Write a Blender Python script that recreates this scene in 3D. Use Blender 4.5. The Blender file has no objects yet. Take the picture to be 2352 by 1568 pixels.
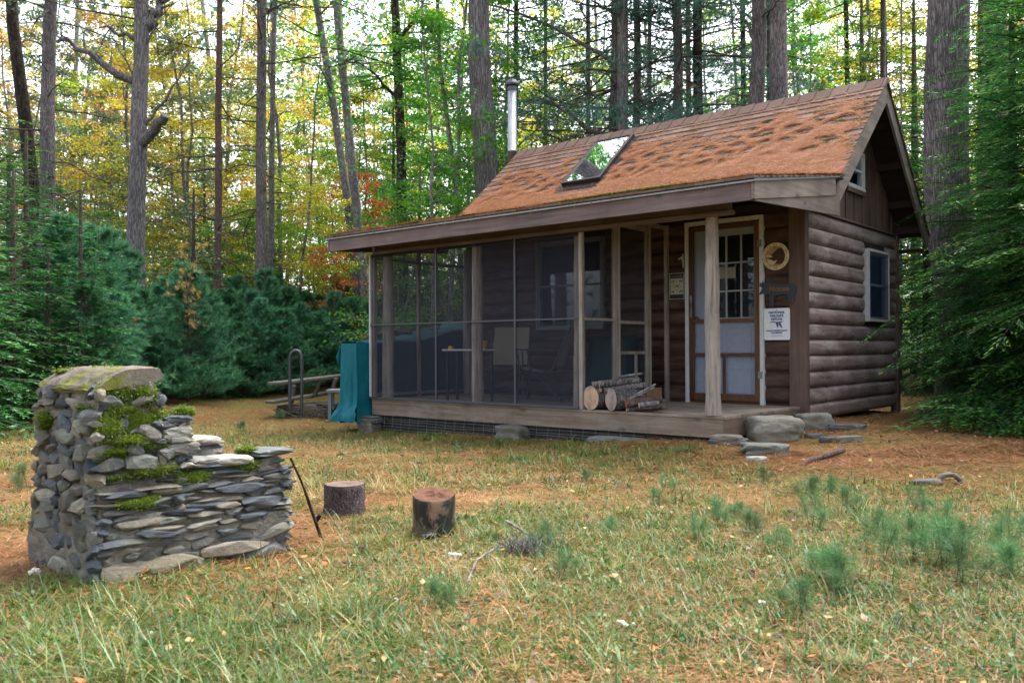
import bpy, math, random
import numpy as np
from mathutils import Matrix, Vector
R = np.random.default_rng(7)
random.seed(7)
SC = bpy.context.scene
# ---------------------------------------------------------------- camera
CAM = np.array([3.81142, -9.3715, 0.64513]); YAW, PITCH, ROLL, FPX = 0.70899, 0.00911, -0.00418, 1990.31
FWD = np.array([-math.sin(YAW)*math.cos(PITCH), math.cos(YAW)*math.cos(PITCH), math.sin(PITCH)])
_r = np.array([math.cos(YAW), math.sin(YAW), 0.]); _u = np.cross(_r, FWD)
RGT = math.cos(ROLL)*_r + math.sin(ROLL)*_u; UPV = -math.sin(ROLL)*_r + math.cos(ROLL)*_u
cd = bpy.data.cameras.new('camera'); cam = bpy.data.objects.new('camera', cd); SC.collection.objects.link(cam)
m = Matrix([[RGT[i], UPV[i], -FWD[i], CAM[i]] for i in range(3)] + [[0, 0, 0, 1]])
cam.matrix_world = m
cd.sensor_width = 36; cd.lens = FPX/2352*36; cd.clip_start = 0.05; cd.clip_end = 1000
cd.dof.use_dof = True; cd.dof.focus_distance = 8.8; cd.dof.aperture_fstop = 5.6
SC.camera = cam
# ---------------------------------------------------------------- sky, sun, exposure
SUN_EL, SUN_AZ = 60, 5     # azimuth of the sun measured like the sky texture rotation
w = bpy.data.worlds.new('World'); SC.world = w; w.use_nodes = True
nt = w.node_tree; nt.nodes.clear()
out = nt.nodes.new('ShaderNodeOutputWorld'); bg = nt.nodes.new('ShaderNodeBackground')
sk = nt.nodes.new('ShaderNodeTexSky'); sk.sky_type = 'NISHITA'; sk.sun_disc = False
sk.sun_elevation = math.radians(SUN_EL); sk.sun_rotation = math.radians(SUN_AZ)
sk.dust_density = 3.0; sk.air_density = 1.0; sk.ozone_density = 1.0
hs = nt.nodes.new('ShaderNodeHueSaturation'); hs.inputs['Saturation'].default_value = 0.32
nt.links.new(sk.outputs[0], hs.inputs['Color']); nt.links.new(hs.outputs[0], bg.inputs[0]); nt.links.new(bg.outputs[0], out.inputs[0])
bg.inputs[1].default_value = 0.15
sd = bpy.data.lights.new('sun', 'SUN'); sd.energy = 1.5; sd.angle = math.radians(40); sd.color = (1, .94, .84)
so = bpy.data.objects.new('sun', sd); SC.collection.objects.link(so)
az = math.radians(SUN_AZ); el = math.radians(SUN_EL)
sdir = Vector((math.sin(az)*math.cos(el), math.cos(az)*math.cos(el), math.sin(el)))
so.rotation_euler = sdir.to_track_quat('Z', 'Y').to_euler(); so.location = (0, 0, 30)
SC.view_settings.view_transform = 'Standard'; SC.view_settings.look = 'None'; SC.view_settings.gamma = 1
SC.view_settings.exposure = 2.3
SC.cycles.max_bounces = 6; SC.cycles.transparent_max_bounces = 12; SC.cycles.diffuse_bounces = 3; SC.cycles.glossy_bounces = 3
SC.cycles.transmission_bounces = 3; SC.cycles.use_denoising = True; SC.cycles.caustics_reflective = False; SC.cycles.caustics_refractive = False

# ---------------------------------------------------------------- helpers
def lattice(ix, iy, seed):
    h = (ix.astype(np.int64)*374761393 + iy.astype(np.int64)*668265263 + seed*1442695041) & 0xffffffff
    h = ((h ^ (h >> 13))*1274126177) & 0xffffffff
    return ((h ^ (h >> 16)) & 0xffff)/65535.0
def vnoise(x, y, s=1.0, seed=0, octv=3):
    x = np.asarray(x, float)*s; y = np.asarray(y, float)*s; t = 0; a = .5; tot = 0
    for o in range(octv):
        ix, iy = np.floor(x), np.floor(y); fx, fy = x-ix, y-iy
        fx = fx*fx*(3-2*fx); fy = fy*fy*(3-2*fy)
        n = (lattice(ix, iy, seed+o)*(1-fx)+lattice(ix+1, iy, seed+o)*fx)*(1-fy) + (lattice(ix, iy+1, seed+o)*(1-fx)+lattice(ix+1, iy+1, seed+o)*fx)*fy
        t = t+a*n; tot += a; a *= .5; x = x*2.03+7.1; y = y*2.03+3.7
    return t/tot
def sm(a, b, x):
    t = np.clip((np.asarray(x, float)-a)/(b-a), 0, 1); return t*t*(3-2*t)
_gp = np.array([(3.8,-9.4,-.38),(0,-7.7,-.35),(0,-4.5,-.36),(3,-4.5,-.33),(-5.1,-1.9,-.43),(-2.6,-1.9,-.37),(0,-1.9,-.25),(.2,0,-.18),(0.2,3.3,-.24),
  (2,-1,-.2),(3,3,-.12),(0.6,5,-.14),(-8.5,-.5,-.36),(-12,-3,-.28),(-16,5,0.),(-25,15,.2),(-6,20,.3),(10,12,.15),(8,-4,-.34),(-6,-7,-.38),(-3,12,.1),(-5,3,-.4),(4,-7,-.37),(1,-6,-.36)])
def gz(x, y, micro=True):
    x = np.asarray(x, float); y = np.asarray(y, float)
    num = 0; den = 0
    for (a, b, z) in _gp:
        wgt = 1/((x-a)**2+(y-b)**2+.5)**2; num = num+wgt*z; den = den+wgt
    z = num/den
    if micro: z = z+(vnoise(x, y, 1.7, 3)-.5)*.05+(vnoise(x, y, 6, 5, 2)-.5)*.02
    return z
def P(px, py, d):      # a point seen at (px, py) at camera depth d
    return CAM+d*(FWD+RGT*(px-1176)/FPX+UPV*(784-py)/FPX)
def G2(px, d):         # ground point under column px at depth d
    q = P(px, 784, d); return np.array([q[0], q[1], float(gz(q[0], q[1]))])
def GP(px, py):        # ground point seen at px, py
    r = FWD+RGT*(px-1176)/FPX+UPV*(784-py)/FPX; t = 5.
    for _ in range(40):
        q = CAM+t*r; t = t+.7*(float(gz(q[0], q[1]))-q[2])/r[2]; t = min(max(t, 1), 60)
    q = CAM+t*r; return np.array([q[0], q[1], float(gz(q[0], q[1]))])

class B:
    def __init__(s): s.V = []; s.L = []; s.S = []; s.A = []; s.MI = []; s.n = 0
    def add(s, V, F, rnd=.5, mi=0):
        V = np.asarray(V, np.float32).reshape(-1, 3)
        if isinstance(F, np.ndarray):
            k, q = F.shape; s.L.append((F+s.n).astype(np.int32).ravel()); s.S.append(np.full(k, q, np.int32))
        else:
            k = len(F); s.L.append(np.array([i+s.n for f in F for i in f], np.int32)); s.S.append(np.array([len(f) for f in F], np.int32))
        s.A.append(np.broadcast_to(np.asarray(rnd, np.float32), (k,)).copy()); s.MI.append(np.full(k, mi, np.int32))
        s.V.append(V); s.n += len(V); return s
    def box(s, x0, x1, y0, y1, z0, z1, rnd=.5, mi=0, rot=None, piv=None):
        V = np.array([(x, y, z) for z in (z0, z1) for y in (y0, y1) for x in (x0, x1)], float)
        if rot is not None:
            c = np.array(piv if piv is not None else V.mean(0)); V = (V-c) @ np.array(rot).T+c
        return s.add(V, np.array([(0,2,3,1),(4,5,7,6),(0,1,5,4),(2,6,7,3),(0,4,6,2),(1,3,7,5)]), rnd, mi)
    def beam(s, a, b, w, h, rnd=.5, mi=0, up=(0, 0, 1)):
        a = np.array(a, float); b = np.array(b, float); d = b-a; d /= np.linalg.norm(d); u = np.array(up, float)
        sd_ = np.cross(d, u); sd_ /= np.linalg.norm(sd_)+1e-9; u = np.cross(sd_, d)
        V = [p+sd_*i*w/2+u*j*h/2 for p in (a, b) for j in (-1, 1) for i in (-1, 1)]
        return s.add(V, np.array([(0,1,3,2),(4,6,7,5),(0,4,5,1),(2,3,7,6),(0,2,6,4),(1,5,7,3)]), rnd, mi)
    def prism(s, poly, ax, a, b, rnd=.5, mi=0):   # poly in the two other axes, extruded along ax from a to b
        n = len(poly); V = []
        for t in (a, b):
            for (u, v) in poly: V.append({0: (t, u, v), 1: (u, t, v), 2: (u, v, t)}[ax])
        F = [tuple(range(n)), tuple(range(2*n-1, n-1, -1))]+[(i, (i+1) % n, n+(i+1) % n, n+i) for i in range(n)]
        return s.add(V, F, rnd, mi)
    def tube(s, pts, rad, n=8, rnd=.5, mi=0, cap=True, lump=0, seed=0, capmi=None):
        pts = np.asarray(pts, float); k = len(pts); rad = np.broadcast_to(np.asarray(rad, float), (k,))
        T = np.gradient(pts, axis=0); T /= np.linalg.norm(T, axis=1)[:, None]+1e-9
        ref = np.array([0, 0, 1.]) if abs(T[0, 2]) < .8 else np.array([1., 0, 0])
        V = np.zeros((k, n, 3)); ang = np.arange(n)/n*2*math.pi
        for i in range(k):
            a = np.cross(T[i], ref); a /= np.linalg.norm(a)+1e-9; b = np.cross(T[i], a)
            rr = rad[i]*np.ones(n)
            if lump: rr = rr*(1+lump*(vnoise(ang*2+seed*9, np.full(n, i*.5+seed), 1, seed)-.5)*2*np.minimum(1, 1))
            if lump: rr[-1] = (rr[0]+rr[-2])/2
            V[i] = pts[i]+rr[:, None]*(np.cos(ang)[:, None]*a+np.sin(ang)[:, None]*b)
            ref = b if False else ref
        i, j = np.meshgrid(np.arange(k-1), np.arange(n), indexing='ij')
        F = np.stack([i*n+j, i*n+(j+1) % n, (i+1)*n+(j+1) % n, (i+1)*n+j], -1).reshape(-1, 4)
        s.add(V, F, rnd, mi)
        if cap:
            s.add(V[0], [tuple(range(n-1, -1, -1))], rnd, mi if capmi is None else capmi); s.add(V[-1], [tuple(range(n))], rnd, mi if capmi is None else capmi)
        return s
    def lathe(s, c, prof, n=20, rnd=.5, mi=0):
        V = []; c = np.array(c)
        for (r, z) in prof:
            for a in range(n): V.append(c+(r*math.cos(a/n*6.28318), r*math.sin(a/n*6.28318), z))
        F = [(i*n+j, i*n+(j+1) % n, (i+1)*n+(j+1) % n, (i+1)*n+j) for i in range(len(prof)-1) for j in range(n)]
        F += [tuple(range(n-1, -1, -1)), tuple((len(prof)-1)*n+j for j in range(n))]
        return s.add(V, F, rnd, mi)
    def mesh(s, name, mats, smooth=False, sharp=None):
        me = bpy.data.meshes.new(name)
        V = np.concatenate(s.V); L = np.concatenate(s.L); S = np.concatenate(s.S); A = np.concatenate(s.A); MI = np.concatenate(s.MI)
        me.vertices.add(len(V)); me.vertices.foreach_set('co', V.astype(np.float32).ravel())
        me.loops.add(len(L)); me.loops.foreach_set('vertex_index', L)
        me.polygons.add(len(S)); me.polygons.foreach_set('loop_start', np.concatenate([[0], np.cumsum(S)[:-1]]).astype(np.int32)); 
        me.polygons.foreach_set('material_index', MI)
        me.polygons.foreach_set('use_smooth', np.full(len(S), smooth, bool))
        at = me.attributes.new('rnd', 'FLOAT', 'FACE'); at.data.foreach_set('value', A)
        me.update(calc_edges=True)
        for mm in (mats if isinstance(mats, (list, tuple)) else [mats]): me.materials.append(mm)
        return me
def obj(name, b, mats, parent=None, smooth=False, bevel=0, loc=None, label=None):
    if isinstance(b, B): 
        if loc is not None: b.V = [v-np.asarray(loc, np.float32) for v in b.V]
        me = b.mesh(name, mats, smooth)
    else: me = b
    o = bpy.data.objects.new(name, me); SC.collection.objects.link(o)
    if parent is not None: o.parent = parent
    elif loc is not None: o.location = loc
    if bevel:
        bm_ = o.modifiers.new('bevel', 'BEVEL'); bm_.width = bevel; bm_.segments = 2; bm_.limit_method = 'ANGLE'; bm_.harden_normals = False
    if label: o['label'] = label
    return o
def tag(o, label, cat, group=None, kind=None):
    if label: o['label'] = label
    if cat: o['category'] = cat
    if group: o['group'] = group
    if kind: o['kind'] = kind
    return o
def thing(name, loc, label, cat, group=None, rz=0):
    o = bpy.data.objects.new(name, None); SC.collection.objects.link(o); o.location = tuple(float(v) for v in loc); o.rotation_euler = (0, 0, rz)
    o.empty_display_size = .2
    return tag(o, label, cat, group)

# ---------------------------------------------------------------- materials
def mk(name):
    mt = bpy.data.materials.new(name); mt.use_nodes = True; n = mt.node_tree; n.nodes.clear(); return mt, n
class N:
    def __init__(s, name):
        s.mt, s.t = mk(name); s.o = s.t.nodes.new('ShaderNodeOutputMaterial')
    def n(s, typ, **kw):
        nd = s.t.nodes.new('ShaderNode'+typ)
        for k, v in kw.items():
            if k in nd.inputs: nd.inputs[k].default_value = v
            else: setattr(nd, k, v)
        return nd
    def l(s, a, b): s.t.links.new(a, b)
    def coord(s, scale=(1, 1, 1), rot=(0, 0, 0), rand=False):
        tc = s.n('TexCoord'); mp = s.n('Mapping'); mp.inputs['Scale'].default_value = scale; mp.inputs['Rotation'].default_value = rot
        s.l(tc.outputs['Object'], mp.inputs[0])
        if rand:
            oi = s.n('ObjectInfo'); ml = s.n('Math', operation='MULTIPLY'); ml.inputs[1].default_value = 57.; s.l(oi.outputs['Random'], ml.inputs[0])
            s.l(ml.outputs[0], mp.inputs['Location'])
        return mp.outputs[0]
    def noise(s, vec, scale=5, detail=6, rough=.6, dist=0):
        nd = s.n('TexNoise'); nd.inputs['Scale'].default_value = scale; nd.inputs['Detail'].default_value = detail; nd.inputs['Roughness'].default_value = rough; nd.inputs['Distortion'].default_value = dist
        s.l(vec, nd.inputs['Vector']); return nd.outputs['Fac']
    def ramp(s, fac, stops, interp='LINEAR'):
        r = s.n('ValToRGB'); cr = r.color_ramp; cr.interpolation = interp
        while len(cr.elements) < len(stops): cr.elements.new(.5)
        for e, (p, c) in zip(cr.elements, stops): e.position = p; e.color = (*c, 1) if len(c) == 3 else c
        s.l(fac, r.inputs[0]); return r.outputs[0]
    def mix(s, fac, a, b, mode='MIX'):
        x = s.n('Mix', data_type='RGBA', blend_type=mode)
        for v, k in ((fac, 0), (a, 6), (b, 7)):
            if hasattr(v, 'links'): s.l(v, x.inputs[k])
            else: x.inputs[k].default_value = v if k == 0 else (*v, 1)
        return x.outputs[2]
    def math(s, op, a, b=0., clamp=False):
        x = s.n('Math', operation=op, use_clamp=clamp)
        for i, v in enumerate((a, b)):
            if hasattr(v, 'links'): s.l(v, x.inputs[i])
            else: x.inputs[i].default_value = v
        return x.outputs[0]
    def attr(s, nm='rnd'):
        a = s.n('Attribute'); a.attribute_name = nm; return a.outputs['Fac']
    def bump(s, h, st=.3, dist=.01):
        b = s.n('Bump'); b.inputs['Strength'].default_value = st; b.inputs['Distance'].default_value = dist; s.l(h, b.inputs['Height']); return b.outputs[0]
    def pbr(s, col, rough=.8, nrm=None, metal=0, spec=.3):
        p = s.n('BsdfPrincipled')
        if hasattr(col, 'links'): s.l(col, p.inputs['Base Color'])
        else: p.inputs['Base Color'].default_value = (*col, 1)
        if hasattr(rough, 'links'): s.l(rough, p.inputs['Roughness'])
        else: p.inputs['Roughness'].default_value = rough
        p.inputs['Metallic'].default_value = metal; p.inputs['Specular IOR Level'].default_value = spec
        if nrm is not None: s.l(nrm, p.inputs['Normal'])
        s.l(p.outputs[0], s.o.inputs[0]); return s.mt
def wood(name, stops, axis=0, freq=30, stretch=.06, rough=.7, bump=.4, bd=.004, knots=True, weather=None, spec=.3, crack=False):
    k = N(name); sc = [1, 1, 1]; sc[axis] = stretch
    v = k.coord(tuple(sc)); g = k.noise(v, freq, 8, .65, .6)
    col = k.ramp(g, stops)
    big = k.noise(k.coord(), 2.2, 4, .6)
    col = k.mix(k.ramp(big, [(.35, (0, 0, 0)), (.7, (1, 1, 1))]), col, k.mix(1., col, (.62, .6, .62), 'MULTIPLY'))
    at = k.attr(); col = k.mix(1., col, k.ramp(at, [(0, (.72, .72, .72)), (1, (1.22, 1.2, 1.18))]), 'MULTIPLY')
    if weather is not None:
        wn = k.noise(k.coord(tuple(.25 if i == axis else 1 for i in range(3))), 7, 6, .7)
        col = k.mix(k.ramp(wn, [(.48, (0, 0, 0)), (.62, (1, 1, 1))]), col, weather)
    if knots:
        kv = k.n('TexVoronoi', feature='F1'); kv.inputs['Scale'].default_value = 3.2
        k.l(k.coord(tuple(.5 if i == axis else 1.4 for i in range(3))), kv.inputs['Vector'])
        kf = k.ramp(kv.outputs['Distance'], [(.05, (1, 1, 1)), (.12, (0, 0, 0))])
        col = k.mix(k.math('MULTIPLY', kf, .7), col, (stops[0][1][0]*.5, stops[0][1][1]*.5, stops[0][1][2]*.5))
    if crack:
        cv = k.n('TexVoronoi', feature='DISTANCE_TO_EDGE'); cv.inputs['Scale'].default_value = 1.0; ad = k.n('VectorMath', operation='ADD'); ns = k.n('TexNoise'); ns.inputs['Scale'].default_value = 7; scl = k.n('VectorMath', operation='SCALE'); scl.inputs['Scale'].default_value = .35
        cc_ = k.coord(tuple(3.1 if i == axis else 2.2 for i in range(3))); k.l(k.coord(), ns.inputs['Vector']); k.l(ns.outputs['Color'], scl.inputs[0]); k.l(cc_, ad.inputs[0]); k.l(scl.outputs[0], ad.inputs[1]); k.l(ad.outputs[0], cv.inputs['Vector'])
        cf = k.math('MULTIPLY', k.ramp(cv.outputs['Distance'], [(.0, (1, 1, 1)), (.018, (0, 0, 0))]), k.ramp(k.noise(k.coord(), 3.3, 2, .5), [(.48, (0, 0, 0)), (.56, (1, 1, 1))])); col = k.mix(k.math('MULTIPLY', cf, .8), col, (.02, .012, .01))
        dirt = k.n('SeparateXYZ'); k.l(k.coord(), dirt.inputs[0]); dn = k.math('ADD', dirt.outputs['Z'], k.math('MULTIPLY', k.noise(k.coord(), 6, 5, .7), .5)); col = k.mix(k.ramp(dn, [(.0, (.55, .55, .55)), (.55, (0, 0, 0))]), col, (.22, .185, .16))
    return k.pbr(col, rough, k.bump(g, bump, bd), spec=spec)
def plain(name, col, rough=.6, metal=0, var=.15, scale=20, bump=.1, spec=.4):
    k = N(name); v = k.coord(); g = k.noise(v, scale, 5, .6)
    c = k.mix(1., tuple(col), k.ramp(g, [(.3, (1-var,)*3), (.7, (1+var,)*3)]), 'MULTIPLY')
    return k.pbr(c, rough, k.bump(g, bump, .003), metal, spec)
def leafmat(name, stops, trans=.4, objvar=.25):
    k = N(name); c = k.ramp(k.attr(), stops)
    oi = k.n('ObjectInfo'); h = k.n('HueSaturation'); k.l(c, h.inputs['Color'])
    vv = k.math('ADD', k.math('MULTIPLY', oi.outputs['Random'], objvar*2), 1-objvar); k.l(vv, h.inputs['Value'])
    k.l(k.math('ADD', k.math('MULTIPLY', oi.outputs['Random'], .03), .485), h.inputs['Hue'])
    d = k.n('BsdfDiffuse'); t = k.n('BsdfTranslucent'); k.l(h.outputs[0], d.inputs[0]); k.l(h.outputs[0], t.inputs[0])
    gl = k.n('BsdfGlossy'); gl.inputs['Roughness'].default_value = .45; gl.inputs[0].default_value = (.8, .85, .9, 1)
    m1 = k.n('MixShader'); m1.inputs[0].default_value = trans; k.l(d.outputs[0], m1.inputs[1]); k.l(t.outputs[0], m1.inputs[2])
    m2 = k.n('MixShader'); m2.inputs[0].default_value = .04; k.l(m1.outputs[0], m2.inputs[1]); k.l(gl.outputs[0], m2.inputs[2])
    k.l(m2.outputs[0], k.o.inputs[0]); return k.mt
def barkmat(name, c0, c1, c2, sx=22, sz=.16, bump=.9, lichen=.5, lcol=(.42, .45, .43)):
    k = N(name); v = k.coord((1, 1, sz), rand=True)
    vo = k.n('TexVoronoi', feature='DISTANCE_TO_EDGE'); vo.inputs['Scale'].default_value = sx
    wv = k.n('TexNoise'); wv.inputs['Scale'].default_value = 9; wv.inputs['Detail'].default_value = 5; k.l(v, wv.inputs['Vector'])
    vv = k.n('VectorMath', operation='ADD'); sc_ = k.n('VectorMath', operation='SCALE'); sc_.inputs['Scale'].default_value = .22; k.l(wv.outputs['Color'], sc_.inputs[0]); k.l(v, vv.inputs[0]); k.l(sc_.outputs[0], vv.inputs[1])
    k.l(vv.outputs[0], vo.inputs['Vector'])
    f = k.ramp(vo.outputs['Distance'], [(0, (0, 0, 0)), (.16, (.6, .6, .6)), (.5, (1, 1, 1))])
    g = k.noise(k.coord((1, 1, .35), rand=True), 45, 8, .75)
    h = k.math('ADD', k.math('MULTIPLY', f, .7), k.math('MULTIPLY', g, .6))
    col = k.ramp(h, [(.15, c0), (.55, c1), (.95, c2)])
    ln = k.noise(k.coord((1, 1, .6), rand=True), 14, 8, .8)
    col = k.mix(k.math('MULTIPLY', k.ramp(ln, [(.56, (0, 0, 0)), (.66, (1, 1, 1))]), lichen), col, lcol)
    big = k.noise(k.coord((1, 1, .4), rand=True), 1.6, 3, .5)
    col = k.mix(1., col, k.ramp(big, [(.3, (.7, .7, .72)), (.7, (1.15, 1.12, 1.1))]), 'MULTIPLY')
    return k.pbr(col, .92, k.bump(h, bump, .02), spec=.15)

M = {}
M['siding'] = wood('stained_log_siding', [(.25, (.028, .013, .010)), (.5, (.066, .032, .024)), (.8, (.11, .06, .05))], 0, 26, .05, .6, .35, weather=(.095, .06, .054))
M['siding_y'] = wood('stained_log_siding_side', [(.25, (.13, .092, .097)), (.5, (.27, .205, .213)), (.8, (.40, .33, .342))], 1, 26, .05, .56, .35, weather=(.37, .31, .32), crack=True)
M['board_v'] = wood('stained_vertical_board', [(.25, (.06, .034, .032)), (.5, (.14, .088, .082)), (.8, (.20, .14, .132))], 2, 30, .05, .6, .4)
M['trimwood'] = wood('stained_trim_board', [(.25, (.09, .060, .062)), (.5, (.165, .12, .122)), (.8, (.23, .182, .184))], 0, 24, .05, .6, .35)
M['trim_v'] = wood('stained_corner_board', [(.25, (.075, .045, .04)), (.5, (.135, .088, .08)), (.8, (.18, .128, .118))], 2, 24, .05, .6, .3, knots=False)
M['greyboard'] = wood('weathered_grey_brown_board', [(.25, (.11, .082, .062)), (.5, (.235, .18, .14)), (.8, (.35, .285, .23))], 0, 22, .05, .75, .5, weather=(.22, .18, .15))
M['greyboard_y'] = wood('weathered_grey_brown_return', [(.25, (.105, .085, .076)), (.5, (.195, .165, .15)), (.8, (.28, .245, .225))], 1, 20, .05, .75, .45)
M['rake'] = wood('weathered_rake_board', [(.25, (.11, .095, .09)), (.5, (.21, .18, .17)), (.8, (.31, .275, .26))], 1, 18, .07, .75, .4)
M['deck'] = wood('weathered_deck_wood', [(.25, (.13, .10, .078)), (.5, (.27, .22, .18)), (.8, (.40, .34, .285))], 0, 24, .05, .8, .5, weather=(.27, .235, .20))
M['deckside'] = wood('brown_deck_skirt', [(.25, (.12, .08, .06)), (.5, (.17, .12, .095)), (.8, (.22, .16, .13))], 1, 20, .05, .7, .3)
M['post'] = wood('peeled_grey_log_post', [(.25, (.11, .092, .085)), (.5, (.30, .265, .245)), (.78, (.46, .42, .39))], 2, 34, .05, .75, .8, .006)
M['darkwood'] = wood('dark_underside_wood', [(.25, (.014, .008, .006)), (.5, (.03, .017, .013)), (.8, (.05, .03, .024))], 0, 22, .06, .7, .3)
M['greywood'] = wood('bleached_plank', [(.25, (.05, .046, .042)), (.5, (.13, .12, .105)), (.8, (.23, .215, .19))], 0, 26, .06, .8, .6)
M['doorwood'] = wood('oiled_screen_door_wood', [(.25, (.07, .032, .016)), (.5, (.125, .06, .032)), (.8, (.18, .095, .055))], 2, 30, .05, .5, .3, knots=False)
M['white'] = plain('white_painted_trim', (.55, .56, .6), .5, var=.1)
M['doorblue'] = plain('pale_grey_blue_door_paint', (.46, .53, .72), .45, var=.07)
M['metal_white'] = plain('grey_drip_edge', (.20, .21, .23), .4, .5)
M['black_metal'] = plain('black_painted_metal', (.02, .022, .026), .4, .3)
M['screenframe'] = plain('dark_screen_frame', (.05, .055, .07), .5)
M['galv'] = plain('galvanised_steel', (.40, .42, .46), .42, .75, var=.2, scale=9, bump=.15)
M['galvdark'] = plain('dull_grey_steel', (.075, .08, .10), .45, .6)
M['hinge'] = plain('green_grey_hinge', (.18, .25, .25), .5, .5)
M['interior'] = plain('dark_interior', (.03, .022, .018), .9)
M['wire'] = plain('rusty_grey_wire', (.30, .28, .27), .5, .6)
M['fabric_black'] = plain('black_weed_fabric', (.012, .012, .014), .7, var=.4, bump=.5)
M['sling'] = plain('tan_sling_fabric', (.27, .245, .20), .9, var=.12, scale=200)
M['pot'] = plain('yellow_clay', (.52, .30, .08), .8)
M['board_yellow'] = wood('yellow_varnished_board', [(.25, (.10, .055, .025)), (.5, (.21, .125, .06)), (.8, (.29, .18, .09))], 2, 20, .08, .5, .2)
M['tool'] = plain('grey_blue_plastic', (.16, .18, .20), .6)
M['paper'] = plain('paper', (.42, .40, .34), .9)
def glassmat(name, tint=(.8, .9, 1.), refl=.3, base=.01, rough=.02):
    k = N(name); t = k.n('BsdfTransparent'); t.inputs[0].default_value = (*tint, 1); g = k.n('BsdfGlossy'); g.inputs['Roughness'].default_value = rough
    g.inputs[0].default_value = (.95, .97, 1, 1); fr = k.n('LayerWeight'); fr.inputs[0].default_value = .35
    m_ = k.n('MixShader'); f = k.math('ADD', k.math('MULTIPLY', fr.outputs['Fresnel'], refl), base, True)
    k.l(f, m_.inputs[0]); k.l(t.outputs[0], m_.inputs[1]); k.l(g.outputs[0], m_.inputs[2]); k.l(m_.outputs[0], k.o.inputs[0]); return k.mt
M['glass'] = glassmat('window_glass')
M['skyglass'] = glassmat('skylight_glass', (.5, .6, .7), 1., .75)
def screenmat(f0=.36):
    k = N('insect_screen'); t = k.n('BsdfTransparent'); t.inputs[0].default_value = (1, 1, 1, 1); d = k.n('BsdfDiffuse'); d.inputs[0].default_value = (.046, .049, .070, 1)
    m_ = k.n('MixShader'); g = k.noise(k.coord(), 1.3, 3, .5); f = k.math('ADD', k.math('MULTIPLY', g, .10), f0)
    k.l(f, m_.inputs[0]); k.l(t.outputs[0], m_.inputs[1]); k.l(d.outputs[0], m_.inputs[2]); k.l(m_.outputs[0], k.o.inputs[0]); return k.mt
M['screen'] = screenmat(); M['screen_light'] = screenmat(.20)
def tarpmat():
    k = N('teal_tarpaulin'); g = k.noise(k.coord(), 5, 5, .6); fine = k.noise(k.coord(), 160, 2, .5)
    c = k.ramp(g, [(.3, (.0, .085, .125)), (.7, (.006, .15, .19))]); return k.pbr(c, .6, k.bump(k.math('ADD', g, k.math('MULTIPLY', fine, .1)), .4, .03), spec=.25)
M['tarp'] = tarpmat()
M['tarp_green'] = plain('dark_green_canvas', (.006, .045, .05), .6)
def shingle():
    k = N('brown_asphalt_shingle'); fine = k.noise(k.coord(), 260, 2, .6); big = k.noise(k.coord(), 3, 4, .6)
    c = k.ramp(k.attr(), [(0, (.12, .078, .064)), (.5, (.165, .112, .094)), (1, (.215, .155, .132))])
    c = k.mix(1., c, k.ramp(fine, [(.3, (.6, .6, .6)), (.7, (1.35, 1.3, 1.3))]), 'MULTIPLY')
    c = k.mix(k.math('MULTIPLY', k.ramp(big, [(.55, (0, 0, 0)), (.7, (1, 1, 1))]), .35), c, (.13, .13, .07))
    return k.pbr(c, .9, k.bump(fine, .4, .003), spec=.2)
M['shingle'] = shingle()
M['leafbits'] = leafmat('fallen_leaves', [(0, (.10, .06, .03)), (.4, (.26, .16, .07)), (.7, (.42, .28, .08)), (1, (.40, .12, .03))], .2, 0)
def stonemat():
    k = N('field_stone'); v = k.coord(); a = k.attr()
    c = k.ramp(a, [(0, (.032, .040, .055)), (.2, (.075, .09, .115)), (.4, (.17, .165, .155)), (.55, (.065, .08, .095)), (.7, (.24, .21, .165)), (.85, (.12, .14, .13)), (1, (.32, .30, .265))])
    g = k.noise(k.coord((1, 1, 3.5)), 14, 9, .72, .5); f = k.noise(v, 70, 6, .7)
    c = k.mix(1., c, k.ramp(g, [(.25, (.55, .55, .57)), (.55, (1, 1, 1)), (.8, (1.6, 1.55, 1.5))]), 'MULTIPLY')
    li = k.noise(v, 9, 8, .75); c = k.mix(k.math('MULTIPLY', k.ramp(li, [(.58, (0, 0, 0)), (.68, (1, 1, 1))]), .45), c, (.42, .43, .40))
    bl = k.noise(v, 4.3, 5, .6); c = k.mix(k.math('MULTIPLY', k.ramp(bl, [(.52, (0, 0, 0)), (.66, (1, 1, 1))]), .5), c, (.12, .10, .045)); b2 = k.noise(v, 6.1, 7, .75); c = k.mix(k.math('MULTIPLY', k.ramp(b2, [(.55, (0, 0, 0)), (.7, (1, 1, 1))]), .55), c, (.035, .034, .03))
    return k.pbr(c, .75, k.bump(k.math('ADD', g, k.math('MULTIPLY', f, .5)), .8, .012), spec=.35)
M['stone'] = stonemat()
def mortar():
    k = N('old_mortar'); v = k.coord(); g = k.noise(v, 12, 9, .7); f = k.noise(v, 55, 6, .7)
    c = k.ramp(g, [(.25, (.05, .045, .038)), (.5, (.20, .185, .165)), (.8, (.36, .335, .30))])
    bl = k.noise(v, 3.3, 6, .7); c = k.mix(k.math('MULTIPLY', k.ramp(bl, [(.56, (0, 0, 0)), (.68, (1, 1, 1))]), .6), c, (.07, .085, .02))
    return k.pbr(c, .95, k.bump(k.math('ADD', g, f), 1, .015), spec=.15)
M['mortar'] = mortar()
M['mossblade'] = leafmat('moss', [(0, (.02, .035, .006)), (.5, (.09, .14, .010)), (1, (.27, .31, .03))], .3, 0)
def mossbase():
    k = N('moss_cushion'); g = k.noise(k.coord(), 90, 5, .7); c = k.ramp(g, [(.3, (.02, .03, .006)), (.6, (.08, .12, .012)), (.8, (.2, .25, .02))]); return k.pbr(c, 1, k.bump(g, 1, .01), spec=.05)
M['moss'] = mossbase()
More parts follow.
